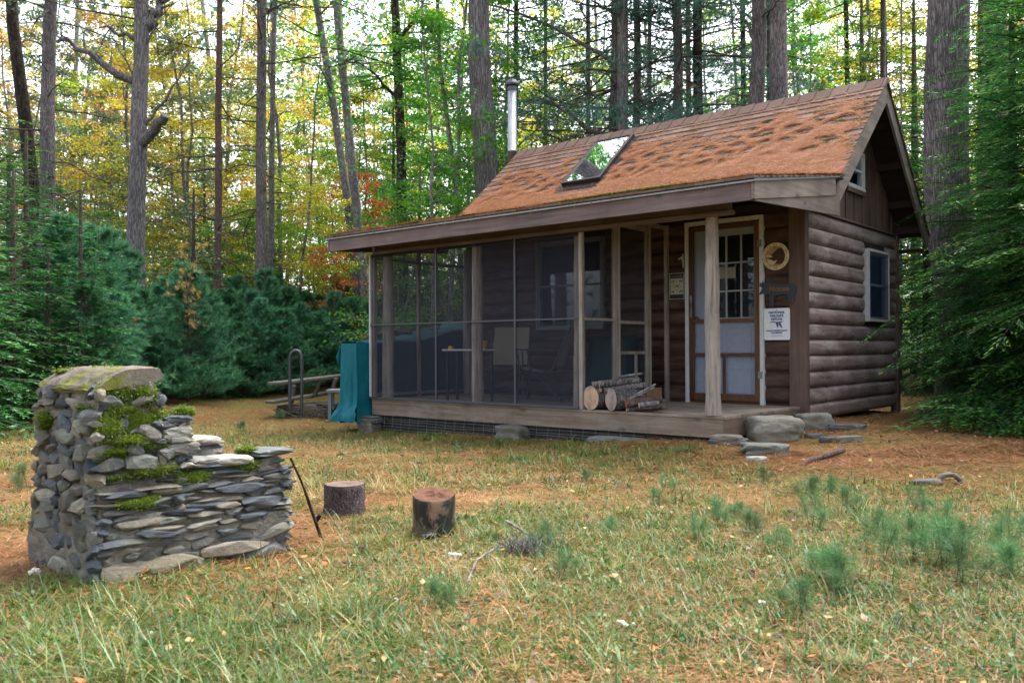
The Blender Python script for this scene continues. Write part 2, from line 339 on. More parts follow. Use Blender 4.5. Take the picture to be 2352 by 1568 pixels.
M['bark_grey'] = barkmat('grey_furrowed_bark', (.035, .030, .032), (.13, .12, .126), (.25, .235, .245), 30, .10)
M['bark_pine'] = barkmat('pine_bark', (.035, .030, .032), (.125, .11, .115), (.235, .21, .218), 30, .16)
M['bark_red'] = barkmat('reddish_bark', (.035, .022, .02), (.11, .07, .062), (.17, .12, .11), 30, .3, .5, .3)
M['bark_dark'] = barkmat('dark_wet_bark', (.008, .006, .005), (.028, .022, .018), (.06, .05, .042), 16, .2, .8, .2)
M['bark_smooth'] = barkmat('smooth_grey_bark', (.055, .05, .054), (.15, .145, .15), (.26, .25, .255), 12, .6, .3, .9, (.34, .37, .33))
M['twig'] = barkmat('dead_twig', (.03, .024, .02), (.075, .062, .052), (.13, .11, .10), 40, .5, .3, .3)
M['leaf_yellow'] = leafmat('yellow_autumn_leaves', [(0, (.17, .26, .02)), (.4, (.46, .46, .03)), (.8, (.66, .50, .05)), (1, (.72, .36, .05))], .6)
M['leaf_orange'] = leafmat('orange_autumn_leaves', [(0, (.36, .36, .04)), (.5, (.56, .38, .06)), (.85, (.60, .26, .07)), (1, (.48, .13, .05))], .6)
M['leaf_lime'] = leafmat('yellow_green_leaves', [(0, (.08, .20, .015)), (.5, (.20, .35, .02)), (.85, (.42, .45, .03)), (1, (.6, .45, .04))], .6)
M['leaf_green'] = leafmat('green_maple_leaves', [(0, (.03, .15, .012)), (.5, (.07, .28, .02)), (.9, (.16, .40, .025)), (1, (.4, .38, .04))], .6)
M['leaf_olive'] = leafmat('grey_green_leaves', [(0, (.07, .12, .05)), (.5, (.13, .20, .09)), (.9, (.22, .27, .12)), (1, (.35, .30, .1))], .45)
M['leaf_red'] = leafmat('red_autumn_leaves', [(0, (.35, .07, .02)), (.5, (.55, .12, .03)), (1, (.55, .26, .04))], .45)
M['needle_pine'] = leafmat('soft_blue_green_needles', [(0, (.014, .080, .038)), (.5, (.048, .185, .088)), (.93, (.13, .36, .18)), (1, (.17, .38, .15))], .4)
M['needle_seed'] = leafmat('seedling_needles', [(0, (.035, .11, .035)), (.5, (.07, .175, .058)), (1, (.14, .26, .085))], .4)
M['needle_far'] = leafmat('pine_crown_needles', [(0, (.02, .07, .05)), (.5, (.045, .13, .095)), (1, (.10, .22, .15))], .3)
M['needle_fir'] = leafmat('dark_fir_needles', [(0, (.010, .05, .013)), (.5, (.030, .12, .025)), (.9, (.095, .27, .05)), (1, (.24, .34, .05))], .35)
M['needle_hemlock'] = leafmat('hemlock_needles', [(0, (.012, .058, .016)), (.4, (.034, .14, .028)), (.72, (.10, .29, .045)), (1, (.28, .42, .06))], .42, .12)
M['needle_dead'] = leafmat('dead_tan_needles', [(0, (.30, .17, .05)), (1, (.52, .34, .12))], .25)
M['grass'] = leafmat('grass_blades', [(0, (.022, .065, .010)), (.25, (.05, .125, .016)), (.5, (.13, .20, .030)), (.62, (.24, .22, .05)), (.8, (.36, .25, .085)), (1, (.46, .35, .17))], .35, 0)
M['litter'] = leafmat('fallen_pine_needles', [(0, (.10, .046, .016)), (.4, (.25, .125, .044)), (.75, (.36, .20, .08)), (1, (.43, .31, .15))], .15, 0)
M['roof_litter'] = leafmat('dry_roof_needles', [(0, (.16, .062, .022)), (.4, (.36, .155, .058)), (.75, (.50, .25, .11)), (1, (.58, .38, .20))], .15, 0)
M['herb'] = leafmat('low_weed_leaves', [(0, (.02, .08, .015)), (.5, (.05, .14, .025)), (1, (.11, .20, .04))], .35, 0)
def groundmat():
    k = N('needle_covered_ground'); v = k.coord(); g = k.noise(v, 38, 8, .75); b = k.noise(v, 2.1, 5, .6)
    c = k.ramp(g, [(.3, (.05, .025, .010)), (.5, (.14, .075, .028)), (.75, (.24, .135, .055))])
    c2 = k.ramp(g, [(.3, (.05, .048, .014)), (.55, (.15, .125, .04)), (.8, (.25, .19, .075))])
    c = k.mix(k.ramp(b, [(.38, (0, 0, 0)), (.55, (1, 1, 1))]), c, c2)
    return k.pbr(c, .95, k.bump(g, .8, .02), spec=.1)
M['ground'] = groundmat()
# ---------------------------------------------------------------- ground
def build_ground():
    n = 420; t = np.linspace(-1, 1, n)
    wv = np.sign(t)*(np.abs(t)*9+np.abs(t)**6*150)
    X, Y = np.meshgrid(wv+1.0, wv-3.0, indexing='ij'); Z = gz(X, Y)
    # the ground under the house and porch stays low
    V = np.stack([X, Y, Z], -1).reshape(-1, 3); i, j = np.meshgrid(np.arange(n-1), np.arange(n-1), indexing='ij')
    F = np.stack([i*n+j, (i+1)*n+j, (i+1)*n+j+1, i*n+j+1], -1).reshape(-1, 4)
    b = B(); b.add(V, F); return tag(obj('ground', b, M['ground'], smooth=True), 'clearing floor covered with rust coloured pine needles', 'ground', kind='structure')
build_ground()

# ---------------------------------------------------------------- the cabin
L, DD, W = 5.12, 1.84, 3.26
zF = lambda y: 3.91-.873*(1.65-y)
zB = lambda y: 3.91-.98*(y-1.65)
zP = lambda y: 2.144+.1524*(y+2.23)
cabin = thing('log_cabin', (0, 0, 0), 'small brown log sided cabin with needle covered roof and screened front porch', 'cabin')
HC = .181; Z0 = -.16
def course(b, ax, u0, u1, z0, z1, pl, sg, bulge=.05, t0=False, t1=False, rnd=.5, seed=0):
    nu = max(4, int((u1-u0)/.07)); nv = 9
    u = np.linspace(u0, u1, nu)
    if t0: u = np.concatenate([[u0, u0+.006, u0+.016, u0+.03], u[u > u0+.045]])
    if t1: u = np.concatenate([u[u < u1-.045], [u1-.03, u1-.016, u1-.006, u1]])
    tp = np.ones_like(u)
    if t0: tp = np.minimum(tp, np.sqrt(np.clip((u-u0)/.045, 0, 1))*.95+.05)
    if t1: tp = np.minimum(tp, np.sqrt(np.clip((u1-u)/.045, 0, 1))*.95+.05)
    s = np.linspace(0, 1, nv); arc = (1-np.abs(2*s-1)**2.8)**.5
    U, S = np.meshgrid(u, s, indexing='ij'); off = bulge*arc[None, :]*tp[:, None]
    off = off+(vnoise(U*1.2, S*2+seed*3.3, 1, seed)-.5)*.012*arc[None, :]
    zz = z0+.003+(z1-z0-.006)*(.5+(S-.5)*(.86+.14*tp[:, None]))
    v = pl+sg*off
    V = np.stack([U, v, zz] if ax == 0 else [v, U, zz], -1).reshape(-1, 3); n = nv
    i, j = np.meshgrid(np.arange(len(u)-1), np.arange(n-1), indexing='ij')
    b.add(V, np.stack([i*n+j, (i+1)*n+j, (i+1)*n+j+1, i*n+j+1], -1).reshape(-1, 4), rnd)
fw = B(); gw = B()
for k in range(13):
    z0, z1 = Z0+k*HC, Z0+(k+1)*HC; zc = (z0+z1)/2; r = random.uniform(.2, .8)
    # front wall segments
    segs = [(-L+.02, -.12)]
    def cut(segs, a, c): 
        o = []
        for (p, q) in segs:
            if a > p and c < q: o += [(p, a), (c, q)]
            else: o.append((p, q))
        return o
    if -.02 < zc < 2.15: segs = cut(segs, -1.40, -.42)
    if .9 < zc < 2.12: segs = cut(segs, -3.74, -2.60)
    for (p, q) in segs: course(fw, 0, p, q, z0, z1, 0, -1, .026, rnd=r+random.uniform(-.12, .12), seed=k)
    segs = [(.07, W-.06)]
    if .98 < zc < 1.93: segs = cut(segs, 1.985, 2.83)
    for (p, q) in segs:
        # butt joints between log lengths
        js = [p]+([random.uniform(p+.5, q-.5)] if q-p > 2.2 and k % 3 == 1 else [])+[q]
        for a, c in zip(js[:-1], js[1:]):
            course(gw, 1, a+.001, c-.001, z0, z1, 0, 1, .042, t0=(abs(a-2.83) < .01 or a not in (p,)), t1=(abs(c-1.985) < .01 or c not in (q,)), rnd=r+random.uniform(-.1, .1), seed=k+20)
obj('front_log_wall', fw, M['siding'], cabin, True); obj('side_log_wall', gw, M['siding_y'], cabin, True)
b = B()   # structural wall behind the siding
b.box(-L, -3.74, .002, .1, Z0, 2.3); b.box(-2.60, -1.40, .002, .1, Z0, 2.3); b.box(-.42, -.002, .002, .1, Z0, 2.3)
b.box(-3.74, -2.60, .002, .1, Z0, .9); b.box(-3.74, -2.60, .002, .1, 2.12, 2.3); b.box(-1.40, -.42, .002, .1, 2.15, 2.3); b.box(-1.40, -.42, .002, .1, Z0, -.01)
b.box(-.1, -.002, .102, 1.985, Z0, 2.3); b.box(-.1, -.002, 2.83, W, Z0, 2.3); b.box(-.1, -.002, 1.985, 2.83, Z0, .98); b.box(-.1, -.002, 1.985, 2.83, 1.93, 2.3)
b.box(-L, -L+.1, .102, W-.1, Z0, 2.3); b.box(-L, -.102, W-.1, W, Z0, 2.3); b.box(-L+.1, -.1, .1, W-.1, -.1, -.01); b.box(-L+.1, -.1, .1, W-.1, 2.3, 2.34)
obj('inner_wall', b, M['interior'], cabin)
# corner boards
for bb_ in ((-.125, .062, -.05, -.022, -.2, 2.26), (.0, .062, -.0215, .068, -.24, 2.2), (.0, .062, W-.06, W+.03, -.24, 2.2), (-.06, -.0005, W+.0005, W+.03, -.24, 2.2)): obj('corner_board', B().box(*bb_), M['trim_v'], cabin, bevel=.004)
# gable: vertical boards with the small attic window
b = B(); y = -.02; k = 0
while y < W+.05:
    y1 = y+.145; pr = .03+(.009 if k % 2 else 0)
    def top(t): return (zF(t) if t < 1.65 else zB(t))-.06
    def seg(za, zb_): 
        b.prism([(y, za), (y1, za), (y1, min(top(y1), zb_)), (min(max(y, 1.65), y1), min(top(min(max(y, 1.65), y1)), zb_)) if y < 1.65 < y1 else (y1-.0001, min(top(y1), zb_)), (y, min(top(y), zb_))], 0, 0.002, pr, random.random())
    if y1 > 1.28 and y < 1.90: seg(2.215, 2.60); seg(3.12, 9)
    elif top(y) > 2.25 or top(y1) > 2.25: seg(2.215, 9)
    y = y1+.001; k += 1
obj('gable_siding', b, M['board_v'], cabin)
b = B(); b.box(.0005, .055, -.02, W+.02, 2.192, 2.213); obj('gable_drip_board', b, M['trimwood'], cabin)
obj('attic_wall', B().prism([(.1, 2.34), (W-.1, 2.34), (1.65, 3.82)], 0, -.12, -.1), M['interior'], cabin); obj('attic_wall', B().prism([(.0, 2.2), (W, 2.2), (1.65, 3.85)], 0, -L, -L+.05), M['interior'], cabin)
def framed_window(name, ax, u0, u1, z0, z1, pl, sg, fm, fw_=.045, rail=None, grid=None, glass='glass', label=None, depth=.05):
    fr = B()
    def bx(bb, a0, a1, zz0, zz1, o0, o1):
        lo, hi = sorted((pl+sg*o0, pl+sg*o1))
        if ax == 0: bb.box(a0, a1, lo, hi, zz0, zz1)
        else: bb.box(lo, hi, a0, a1, zz0, zz1)
    bx(fr, u0, u0+fw_, z0+fw_, z1-fw_, -.02, depth); bx(fr, u1-fw_, u1, z0+fw_, z1-fw_, -.02, depth)
    bx(fr, u0, u1, z0, z0+fw_, -.02, depth+.006); bx(fr, u0, u1, z1-fw_, z1, -.02, depth+.003)
    o = obj(name, fr, fm, cabin, bevel=.003); 
    if label: o['label'] = label
    s = B(); a, c, d, e = u0+fw_+.0005, u1-fw_-.0005, z0+fw_+.0005, z1-fw_-.0005; t = .028
    bx(s, a, a+t, d, e, -.012, depth-.018); bx(s, c-t, c, d, e, -.012, depth-.018); bx(s, a+t, c-t, d, d+t, -.012, depth-.019); bx(s, a+t, c-t, e-t, e, -.012, depth-.019)
    if rail: bx(s, a+t, c-t, rail-.014, rail+.014, -.012, depth-.012)
    so_ = obj('sash', s, fm, o); p = B(); bx(p, a+t, c-t, d+t, e-t, depth-.042, depth-.038); obj('pane', p, M[glass], o)
    return o
framed_window('side_window', 1, 2.0, 2.815, .985, 1.92, 0, 1, M['white'], .034, rail=1.46, label='white framed double hung window in the log side wall', depth=.075)
framed_window('attic_window', 1, 1.285, 1.895, 2.615, 3.10, 0, 1, M['white'], .035, rail=2.86, label='small white attic window under the rake', depth=.07)
b = B(); b.box(.0425, .075, 1.27, 1.91, 2.56, 2.612); obj('window_sill', b, M['board_v'], cabin)
framed_window('porch_window', 0, -3.735, -2.61, .905, 2.115, 0, -1, M['tool'], .03, rail=1.5, depth=.07, label='grey framed window behind the porch screen')
# a pale blind inside the side window
b = B(); b.box(-.06, -.055, 2.05, 2.78, 1.05, 1.9); obj('window_curtain', b, plain('navy_curtain', (.03, .05, .11), .8, var=.3, scale=40), cabin)

b = B(); b.add([(.068, 2.035, 1.02), (.068, 2.78, 1.02), (.068, 2.78, 1.885), (.068, 2.035, 1.885)], [(0, 1, 2, 3)])
kk_ = N('navy_window_screen'); t_ = kk_.n('BsdfTransparent'); d_ = kk_.n('BsdfDiffuse'); d_.inputs[0].default_value = (.03, .045, .10, 1); m_ = kk_.n('MixShader'); m_.inputs[0].default_value = .55; kk_.l(t_.outputs[0], m_.inputs[1]); kk_.l(d_.outputs[0], m_.inputs[2]); kk_.l(m_.outputs[0], kk_.o.inputs[0]); obj('window_screen', b, kk_.mt, cabin)
# porch deck
b = B(); y = -DD+.0; k = 0
while y < -.03:
    y1 = min(y+.137, -.024); x = -L+.0
    brk = [-L, random.uniform(-3.6, -2.4), .0] 
    for a, c in zip(brk[:-1], brk[1:]): b.box(a+.001, c-.001, y+.003, y1-.002, -.026+random.uniform(-.001, .001), random.uniform(-.001, .001), random.random())
    y = y1; k += 1
obj('porch_floor', b, M['deck'], cabin, bevel=.002)
b = B(); b.box(-L+.005, -.026, -DD+.012, -DD+.05, -.21, -.028, .5); obj('deck_skirt_board', b, M['greyboard'], cabin, bevel=.003)
obj('deck_end_board', B().box(-.0255, .0, -DD+.012, -.052, -.205, -.028, .5), M['deckside'], cabin); obj('deck_end_board', B().box(-L, -L+.004, -DD+.012, -.01, -.21, -.028), M['deckside'], cabin)
b = B(); b.box(-L+.02, -.05, -DD+.1, -.03, -.19, -.03); obj('deck_joist', b, M['darkwood'], cabin)
# black weed fabric and wire mesh under the deck
b = B(); nx, nz = 140, 8; X = np.linspace(-L+.04, -.12, nx); V = []
for x in X:
    g = float(gz(x, -DD+.03))
    for q in range(nz): 
        z = -.2+(g-.06+.2)*q/(nz-1); V.append((x, -DD+.06+(vnoise(x*3, q*.7, 1, 4)-.5)*.05, z))
i, j = np.meshgrid(np.arange(nx-1), np.arange(nz-1), indexing='ij'); b.add(V, np.stack([i*nz+j, (i+1)*nz+j, (i+1)*nz+j+1, i*nz+j+1], -1).reshape(-1, 4))
obj('weed_fabric', b, M['fabric_black'], cabin, True)
b = B(); xs = np.linspace(-L+.03, -.9, 90)
for q in range(6):
    z = -.21-.034*q; yy = -DD-.006+(vnoise(xs*1.5, q*3.+xs*0, 1, 9)-.5)*.03
    zz = z+(vnoise(xs*1.1, q*1.7+xs*0, 1, 12)-.5)*.035; b.tube(np.stack([xs, yy, zz], -1), .0012, 4, cap=False)
for q in range(2):
    z = -.075-.05*q; b.tube(np.stack([xs, np.full(90, -DD+.006), z+(vnoise(xs*1.1, q*4.+xs*0, 1, 15)-.5)*.03], -1), .0012, 4, cap=False)
for x in np.arange(-L+.1, -.9, .16): b.tube([(x, -DD+.004, -.06), (x+.01, -DD+.004, -.2), (x, -DD-.012, -.42)], .0011, 4, cap=False)
obj('wire_mesh', b, M['wire'], cabin)
# porch posts
def post(x, y, z0, z1, r, seed):
    t = np.linspace(0, 1, 26); z = z0+(z1-z0)*t; bb = B()
    px_ = x+(vnoise(t*2.2, t*0+seed, 1, seed)-.5)*.045; py_ = y+(vnoise(t*2.2, t*0+seed+5, 1, seed)-.5)*.03
    rr = r*(1.12-.2*t+(vnoise(t*9, t*0+seed, 1, seed+3)-.5)*.22)
    bb.tube(np.stack([px_, py_, z], -1), rr, 14, .7, lump=.09, seed=seed); return obj('porch_post', bb, M['post'], cabin, True)
post(-.155, -1.775, .001, 1.955, .068, 1)
post(-1.765, -1.745, .001, 1.955, .062, 2); post(-3.27, -1.745, .001, 1.955, .066, 3); post(-4.90, -1.73, .001, 1.955, .075, 4); post(-4.98, -.12, .001, 2.1, .06, 5)
# header and eave
b = B(); b.box(-5.05, .1, -1.86, -1.80, 1.905, 1.95); b.box(-5.05, .02, -1.79, -1.70, 1.956, 2.10); obj('porch_header', b, M['trimwood'], cabin, bevel=.003)
b = B(); b.box(-5.50, .46, -2.232, -2.195, 1.948, 2.122); obj('eave_fascia', b, M['trimwood'], cabin, bevel=.004)
b = B()
b.prism([(-2.232, 1.957), (-.30, 2.245), (-.30, 2.42), (-2.232, zP(-2.232)-.02)], 0, .462, .497, .7)
b.prism([(-2.20, 1.945), (-.16, 2.045), (-.16, 2.258), (-.302, 2.243), (-2.20, 1.951)], 0, .462, .489, .35)
obj('eave_return_board', b, M['greyboard_y'], cabin, bevel=.003)
b = B(); b.prism([(-2.235, 1.952), (.0, 2.1), (.0, zP(0)-.03), (-2.235, zP(-2.235)-.03)], 0, -5.535, -5.502); obj('porch_end_board', b, M['trimwood'], cabin)
b = B(); b.prism([(-2.195, zP(-2.195)-.034), (.03, zP(.03)-.034), (.03, zP(.03)-.010), (-2.195, zP(-2.195)-.010)], 0, -5.5, .46)
for x in np.arange(-5.3, .4, .6): b.prism([(-2.19, zP(-2.19)-.16), (-.05, zP(-.05)-.14), (-.05, zP(-.05)-.036), (-2.19, zP(-2.19)-.036)], 0, x, x+.038)
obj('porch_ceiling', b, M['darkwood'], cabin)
b = B(); b.prism([(-2.262, zP(-2.262)-.018), (-2.10, zP(-2.10)-.006), (-2.10, zP(-2.1)+.001), (-2.262, zP(-2.262)-.010)], 0, -5.56, .5)
b.box(-5.56, .5, -2.262, -2.255, zP(-2.26)-.035, zP(-2.26)-.0105)
b.prism([(-2.2545, zP(-2.25)-.035), (-.2, zP(-.2)-.012), (-.2, zP(-.2)-.001), (-2.2545, zP(-2.25)-.011)], 0, .499, .508)
obj('drip_edge', b, M['metal_white'], cabin)
# roof deck slabs
b = B(); x0, x1 = -5.45, .378
b.prism([(-.10, zF(-.10)-.06), (1.65, 3.85), (1.65, 3.90), (-.10, zF(-.1)-.012)], 0, x0, x1)
b.prism([(1.6502, 3.85), (3.36, zB(3.36)-.06), (3.36, zB(3.36)-.012), (1.6502, 3.90)], 0, x0, x1)
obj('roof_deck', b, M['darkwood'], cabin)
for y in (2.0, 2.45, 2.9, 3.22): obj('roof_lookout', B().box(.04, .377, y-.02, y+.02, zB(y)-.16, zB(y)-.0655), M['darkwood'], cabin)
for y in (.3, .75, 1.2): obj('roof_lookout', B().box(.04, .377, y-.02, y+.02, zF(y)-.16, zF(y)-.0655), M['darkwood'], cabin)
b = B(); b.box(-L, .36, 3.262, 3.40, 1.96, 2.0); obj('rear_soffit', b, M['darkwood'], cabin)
def rake(x0, x1, nm='rake_board'):
    b = B(); b.prism([(-.105, 2.10), (1.665, 3.655), (1.665, 3.905), (1.6, 3.855), (-.20, zF(-.2)-.018), (-.20, 2.2)], 0, x0, x1, .6); obj(nm, b, M['rake'], cabin, bevel=.003)
    b = B(); b.prism([(1.667, 3.655), (3.345, 2.01), (3.40, 2.16), (1.667, 3.875)], 0, x0+.0, x1-.004, .45); obj(nm, b, M['rake'], cabin, bevel=.003)
rake(.38, .415); rake(-5.485, -5.452)
# shingles, one tab at a time
def shingles(b, xa, xb, ya, za, dy, dz, n, tw=.305, expo=.13, sg=1):
    ln = math.hypot(dy, dz); uy, uz = dy/ln, dz/ln; ny, nz_ = -uz*sg, abs(uy)
    if sg < 0: ny = uz*-1*-1
    for c in range(n):
        s0 = c*expo; s1 = min(s0+expo+.004, ln-.0); x = xa-(c % 2)*tw/2-random.uniform(0, .02)
        if s0 >= ln: break
        while x < xb:
            p, q = max(x+.003, xa), min(x+tw-.003, xb); x += tw
            if q-p < .01: continue
            lo = .016+random.uniform(0, .006); hi = .004
            N_ = np.array([0, -uz, uy]) if uy > 0 else np.array([0, uz, -uy])
            def pt(xx, s, h): return (xx, ya+uy*s+N_[1]*h, za+uz*s+N_[2]*h)
            V = [pt(p, s0, lo), pt(q, s0, lo), pt(q, s1, hi), pt(p, s1, hi), pt(p, s0, -.005), pt(q, s0, -.005)]
            b.add(V, [(0, 1, 2, 3), (4, 5, 1, 0), (0, 3, 4), (1, 5, 2)], random.random())
b = B(); shingles(b, -5.49, .43, -.005, zF(-.005), 1.655, 1.655*.873, 17); 
shingles(b, -5.49, .43, 3.42, zB(3.42), -1.77, 1.77*.98, 19)
roof = obj('shingle_roof', b, M['shingle'], cabin)
b = B(); shingles(b, -5.565, .505, -2.262, zP(-2.262), 2.27, 2.27*.1524, 18); obj('porch_roof', b, M['shingle'], cabin)
b = B(); x = -5.49
while x < .43:   # ridge cap, overlapping folded tabs
    q = min(x+.21, .435); h0, h1 = .035, .020
    b.add([(x, 1.50, zF(1.50)+h1), (x, 1.65, 3.91+h1+.012), (x, 1.79, zB(1.79)+h1), (q, 1.50, zF(1.50)+h0), (q, 1.65, 3.91+h0+.012), (q, 1.79, zB(1.79)+h0),
           (x, 1.50, zF(1.50)-.0), (q, 1.50, zF(1.50)-.0), (q, 1.65, 3.89), (q, 1.79, zB(1.79))],
          [(0, 3, 4, 1), (1, 4, 5, 2), (6, 7, 3, 0), (3, 7, 8, 4), (4, 8, 9, 5)], random.uniform(0, .5)); x = q
obj('ridge_cap', b, M['shingle'], roof)
# skylight
sky = thing('skylight', (0, 0, 0), None, None); sky.parent = cabin
def rp(x, y, h): nn = np.array([0, -.873, 1.])/math.hypot(.873, 1); return np.array([x, y, zF(y)])+nn*h
def slab(b, x0, x1, y0, y1, h0, h1, r=.5):
    V = [rp(x, y, h) for h in (h0, h1) for y in (y0, y1) for x in (x0, x1)]
    b.add(V, np.array([(0,2,3,1),(4,5,7,6),(0,1,5,4),(2,6,7,3),(0,4,6,2),(1,3,7,5)]), r)
b = B(); X0, X1, Y0, Y1 = -3.73, -3.06, .56, 1.45
slab(b, X0, X0+.04, Y0, Y1, .0, .085); slab(b, X1-.04, X1, Y0, Y1, .0, .085); slab(b, X0+.0405, X1-.0405, Y0, Y0+.03, .0, .0845); slab(b, X0+.0405, X1-.0405, Y1-.03, Y1, .0, .0845)
obj('skylight_frame', b, plain('dark_brown_metal', (.05, .04, .045), .35, .5), sky, bevel=.004)
b = B(); slab(b, X0+.041, X1-.041, Y0+.031, Y1-.031, .064, .072); obj('pane', b, M['skyglass'], sky)
b = B(); slab(b, X0-.05, X1+.05, Y0-.075, Y0-.001, .02, .026); slab(b, X0-.05, X0-.001, Y0, Y1, .02, .026); slab(b, X1+.001, X1+.05, Y0, Y1, .02, .026); obj('flashing', b, M['black_metal'], sky)
# stove pipe
pipe = thing('stove_pipe', (-5.60, 1.63, 0), None, None); pipe.parent = cabin
b = B(); b.lathe((0, 0, 0), [(.076, 1.2), (.076, 3.95), (.079, 3.95), (.079, 3.965), (.074, 3.965), (.074, 5.0)], 28); obj('flue', b, M['galv'], pipe, True)
b = B(); b.lathe((0, 0, 0), [(.078, 4.965), (.078, 5.04), (.06, 5.04), (.06, 5.06)], 20); b.lathe((0, 0, 0), [(.118, 5.055), (.124, 5.085), (.08, 5.15), (.02, 5.165)], 8)
obj('chimney_cap', b, M['galvdark'], pipe)
for z in (2.2, 3.2): obj('pipe_bracket', B().box(-.02, .2, -.02, .02, z, z+.03), M['galvdark'], pipe)
# porch screens, one panel per bay
def screen(name, pts, lab=None):   # quad of thin screen
    bb = B(); bb.add(pts, [(0, 1, 2, 3)]); return obj(name, bb, M['screen'], cabin)
SY = -1.835
xs_ = [-5.125, -4.80, -3.88, -3.27, -2.595, -1.70]
for a, c in ((-5.115, -3.89), (-3.87, -3.28), (-3.26, -2.605), (-2.585, -1.70)): screen('screen_panel', [(a, SY, .03), (c, SY, .03), (c, SY, 1.91), (a, SY, 1.91)])
screen('side_screen_panel', [(-5.115, SY, .03), (-5.115, -.08, .03), (-5.115, -.08, 2.06), (-5.115, SY, 1.9)])
screen('inner_screen_panel', [(-1.68, -1.80, .03), (-1.68, -1.22, .03), (-1.68, -1.22, 2.08), (-1.68, -1.80, 2.0)])
b = B()
for x in (-3.88, -2.595): b.box(x-.014, x+.014, SY-.022, SY-.003, .0, 1.905)
b.box(-5.14, -1.70, SY-.03, SY-.0, .001, .028); b.box(-5.12, -1.70, SY-.018, SY-.003, .965, .985); b.box(-5.12, -1.70, SY-.0, SY+.03, 1.87, 1.903)
obj('screen_frame', b, M['screenframe'], cabin, bevel=.002)
b = B(); b.box(-5.142, -5.125, SY-.02, SY+.02, .0, 1.9); obj('screen_edge_strip', b, M['white'], cabin)
b = B()
for y in (-1.0, -1.80): b.box(-5.11, -5.07, y-.025, y+.025, .0, 2.05)
b.box(-5.11, -5.06, -1.775, -1.026, .03, .07); b.box(-5.11, -5.06, -.974, -.05, .03, .07); b.box(-5.11, -5.07, -1.775, -.03, 1.84, 1.88)
b.box(-5.12, -5.07, -.05, -.0, .0, 2.1)
obj('side_stud', b, M['post'], cabin, bevel=.003)
b = B(); b.box(-1.70, -1.655, -1.845, -1.80, .0, 1.90); b.box(-1.70, -1.655, -1.22, -1.15, .0, 2.08); b.box(-1.70, -1.655, -.48, -.44, .0, 2.14); b.box(-1.70, -1.655, -.075, -.025, .0, 2.16)
b.box(-1.70, -1.66, -1.149, -.026, 2.10, 2.15); b.box(-1.695, -1.66, -1.799, -1.221, .955, .985); b.box(-1.70, -1.655, -.439, -.076, .0, .03)
obj('partition_stud', b, M['post'], cabin, bevel=.003)
# porch screen door (closed in the partition)
def scr_door(name, ax, u0, u1, z0, z1, pl, rails, mull, matf, th=.03):
    o = thing(name, (0, 0, 0), None, None); o.parent = cabin; bb = B()
    def bx(a, c, d, e, t=0):
        if ax == 0: bb.box(a, c, pl-th-t, pl+t, d, e, random.random())
        else: bb.box(pl-t, pl+th+t, a, c, d, e, random.random())
    bx(u0, u0+.055, z0, z1, .001); bx(u1-.055, u1, z0, z1, .001); bx(u0+.0555, u1-.0555, z0, z0+.08); bx(u0+.0555, u1-.0555, z1-.055, z1)
    for r in rails: bx(u0+.0555, u1-.0555, r-.018, r+.018)
    for (m_, a, c) in mull: bx(m_-.014, m_+.014, a, c)
    obj('door_frame', bb, matf, o, bevel=.003); s = B(); q = pl-th/2 if ax == 0 else pl+th/2
    V = [(u0+.05, z0+.07), (u1-.05, z0+.07), (u1-.05, z1-.05), (u0+.05, z1-.05)]
    s.add([(a, q, c) if ax == 0 else (q, a, c) for a, c in V], [(0, 1, 2, 3)]); obj('door_screen', s, M['screen_light' if ax == 0 else 'screen'], o); return o
scr_door('porch_screen_door', 1, -1.145, -.485, .012, 2.09, -1.695, (.95, .60), ((-.75, .093, .58),), M['post'])
# entry door
b = B(); b.box(-1.42, -1.372, -.06, .0, .0, 2.165); b.box(-.468, -.42, -.06, .0, .0, 2.165); b.box(-1.3715, -.4685, -.06, .0, 2.115, 2.165); obj('door_casing', b, M['white'], cabin, bevel=.003)
b = B(); b.box(-1.3715, -.4685, -.02, .06, 0.001, .03); obj('threshold', b, M['doorwood'], cabin)
ed = thing('entry_door', (0, 0, 0), None, None); ed.parent = cabin
b = B(); DX0, DX1 = -1.34, -.50
b.box(DX0, -1.11, .02, .06, .031, 2.08); b.box(-.545, DX1, .02, .06, .031, 2.08); b.box(-1.1095, -.5455, .02, .06, .031, .99); b.box(-1.1095, -.5455, .02, .06, 1.99, 2.08)
for (a, c) in ((-1.22, -.94), (-.90, -.60)):
    for (d, e) in ((.12, .42), (.5, .9)): b.box(a, c, .012, .0199, d, d+.02); b.box(a, c, .012, .0199, e-.02, e); b.box(a, a+.02, .0125, .0199, d+.0205, e-.0205); b.box(c-.02, c, .0125, .0199, d+.0205, e-.0205)
obj('door_panel', b, M['doorblue'], ed, bevel=.003)
b = B(); 
for u in (-1.11, -.922, -.734, -.5655): b.box(u, u+.02, .016, .0195 if 0 else .03, .99, 1.99)
for v in (.99, 1.31, 1.64, 1.97): b.box(-1.0895, -.5655, .017, .029, v, v+.018)
obj('muntin', b, M['white'], ed)
b = B(); b.box(-1.10, -.55, .04, .044, .99, 1.99); obj('pane', b, M['glass'], ed)
b = B(); b.lathe((0, 0, 0), [(.01, 0), (.012, .03), (.028, .04), (.03, .055), (.02, .07)], 14); 
for i_ in range(len(b.V)): v = b.V[i_]; b.V[i_] = np.stack([v[:, 0]-1.28, -v[:, 2]+.019, v[:, 1]+1.0], -1)
obj('door_knob', b, M['galvdark'], ed, True)
sdo = scr_door('entry_screen_door', 0, -1.365, -.475, .035, 2.10, -.022, (.975, .575), ((-.92, .117, .555),), M['doorwood'])
b = B()
for z in (.30, 1.80): obj('hinge', B().box(-.485, -.435, -.068, -.0605, z, z+.08), M['hinge'], sdo)
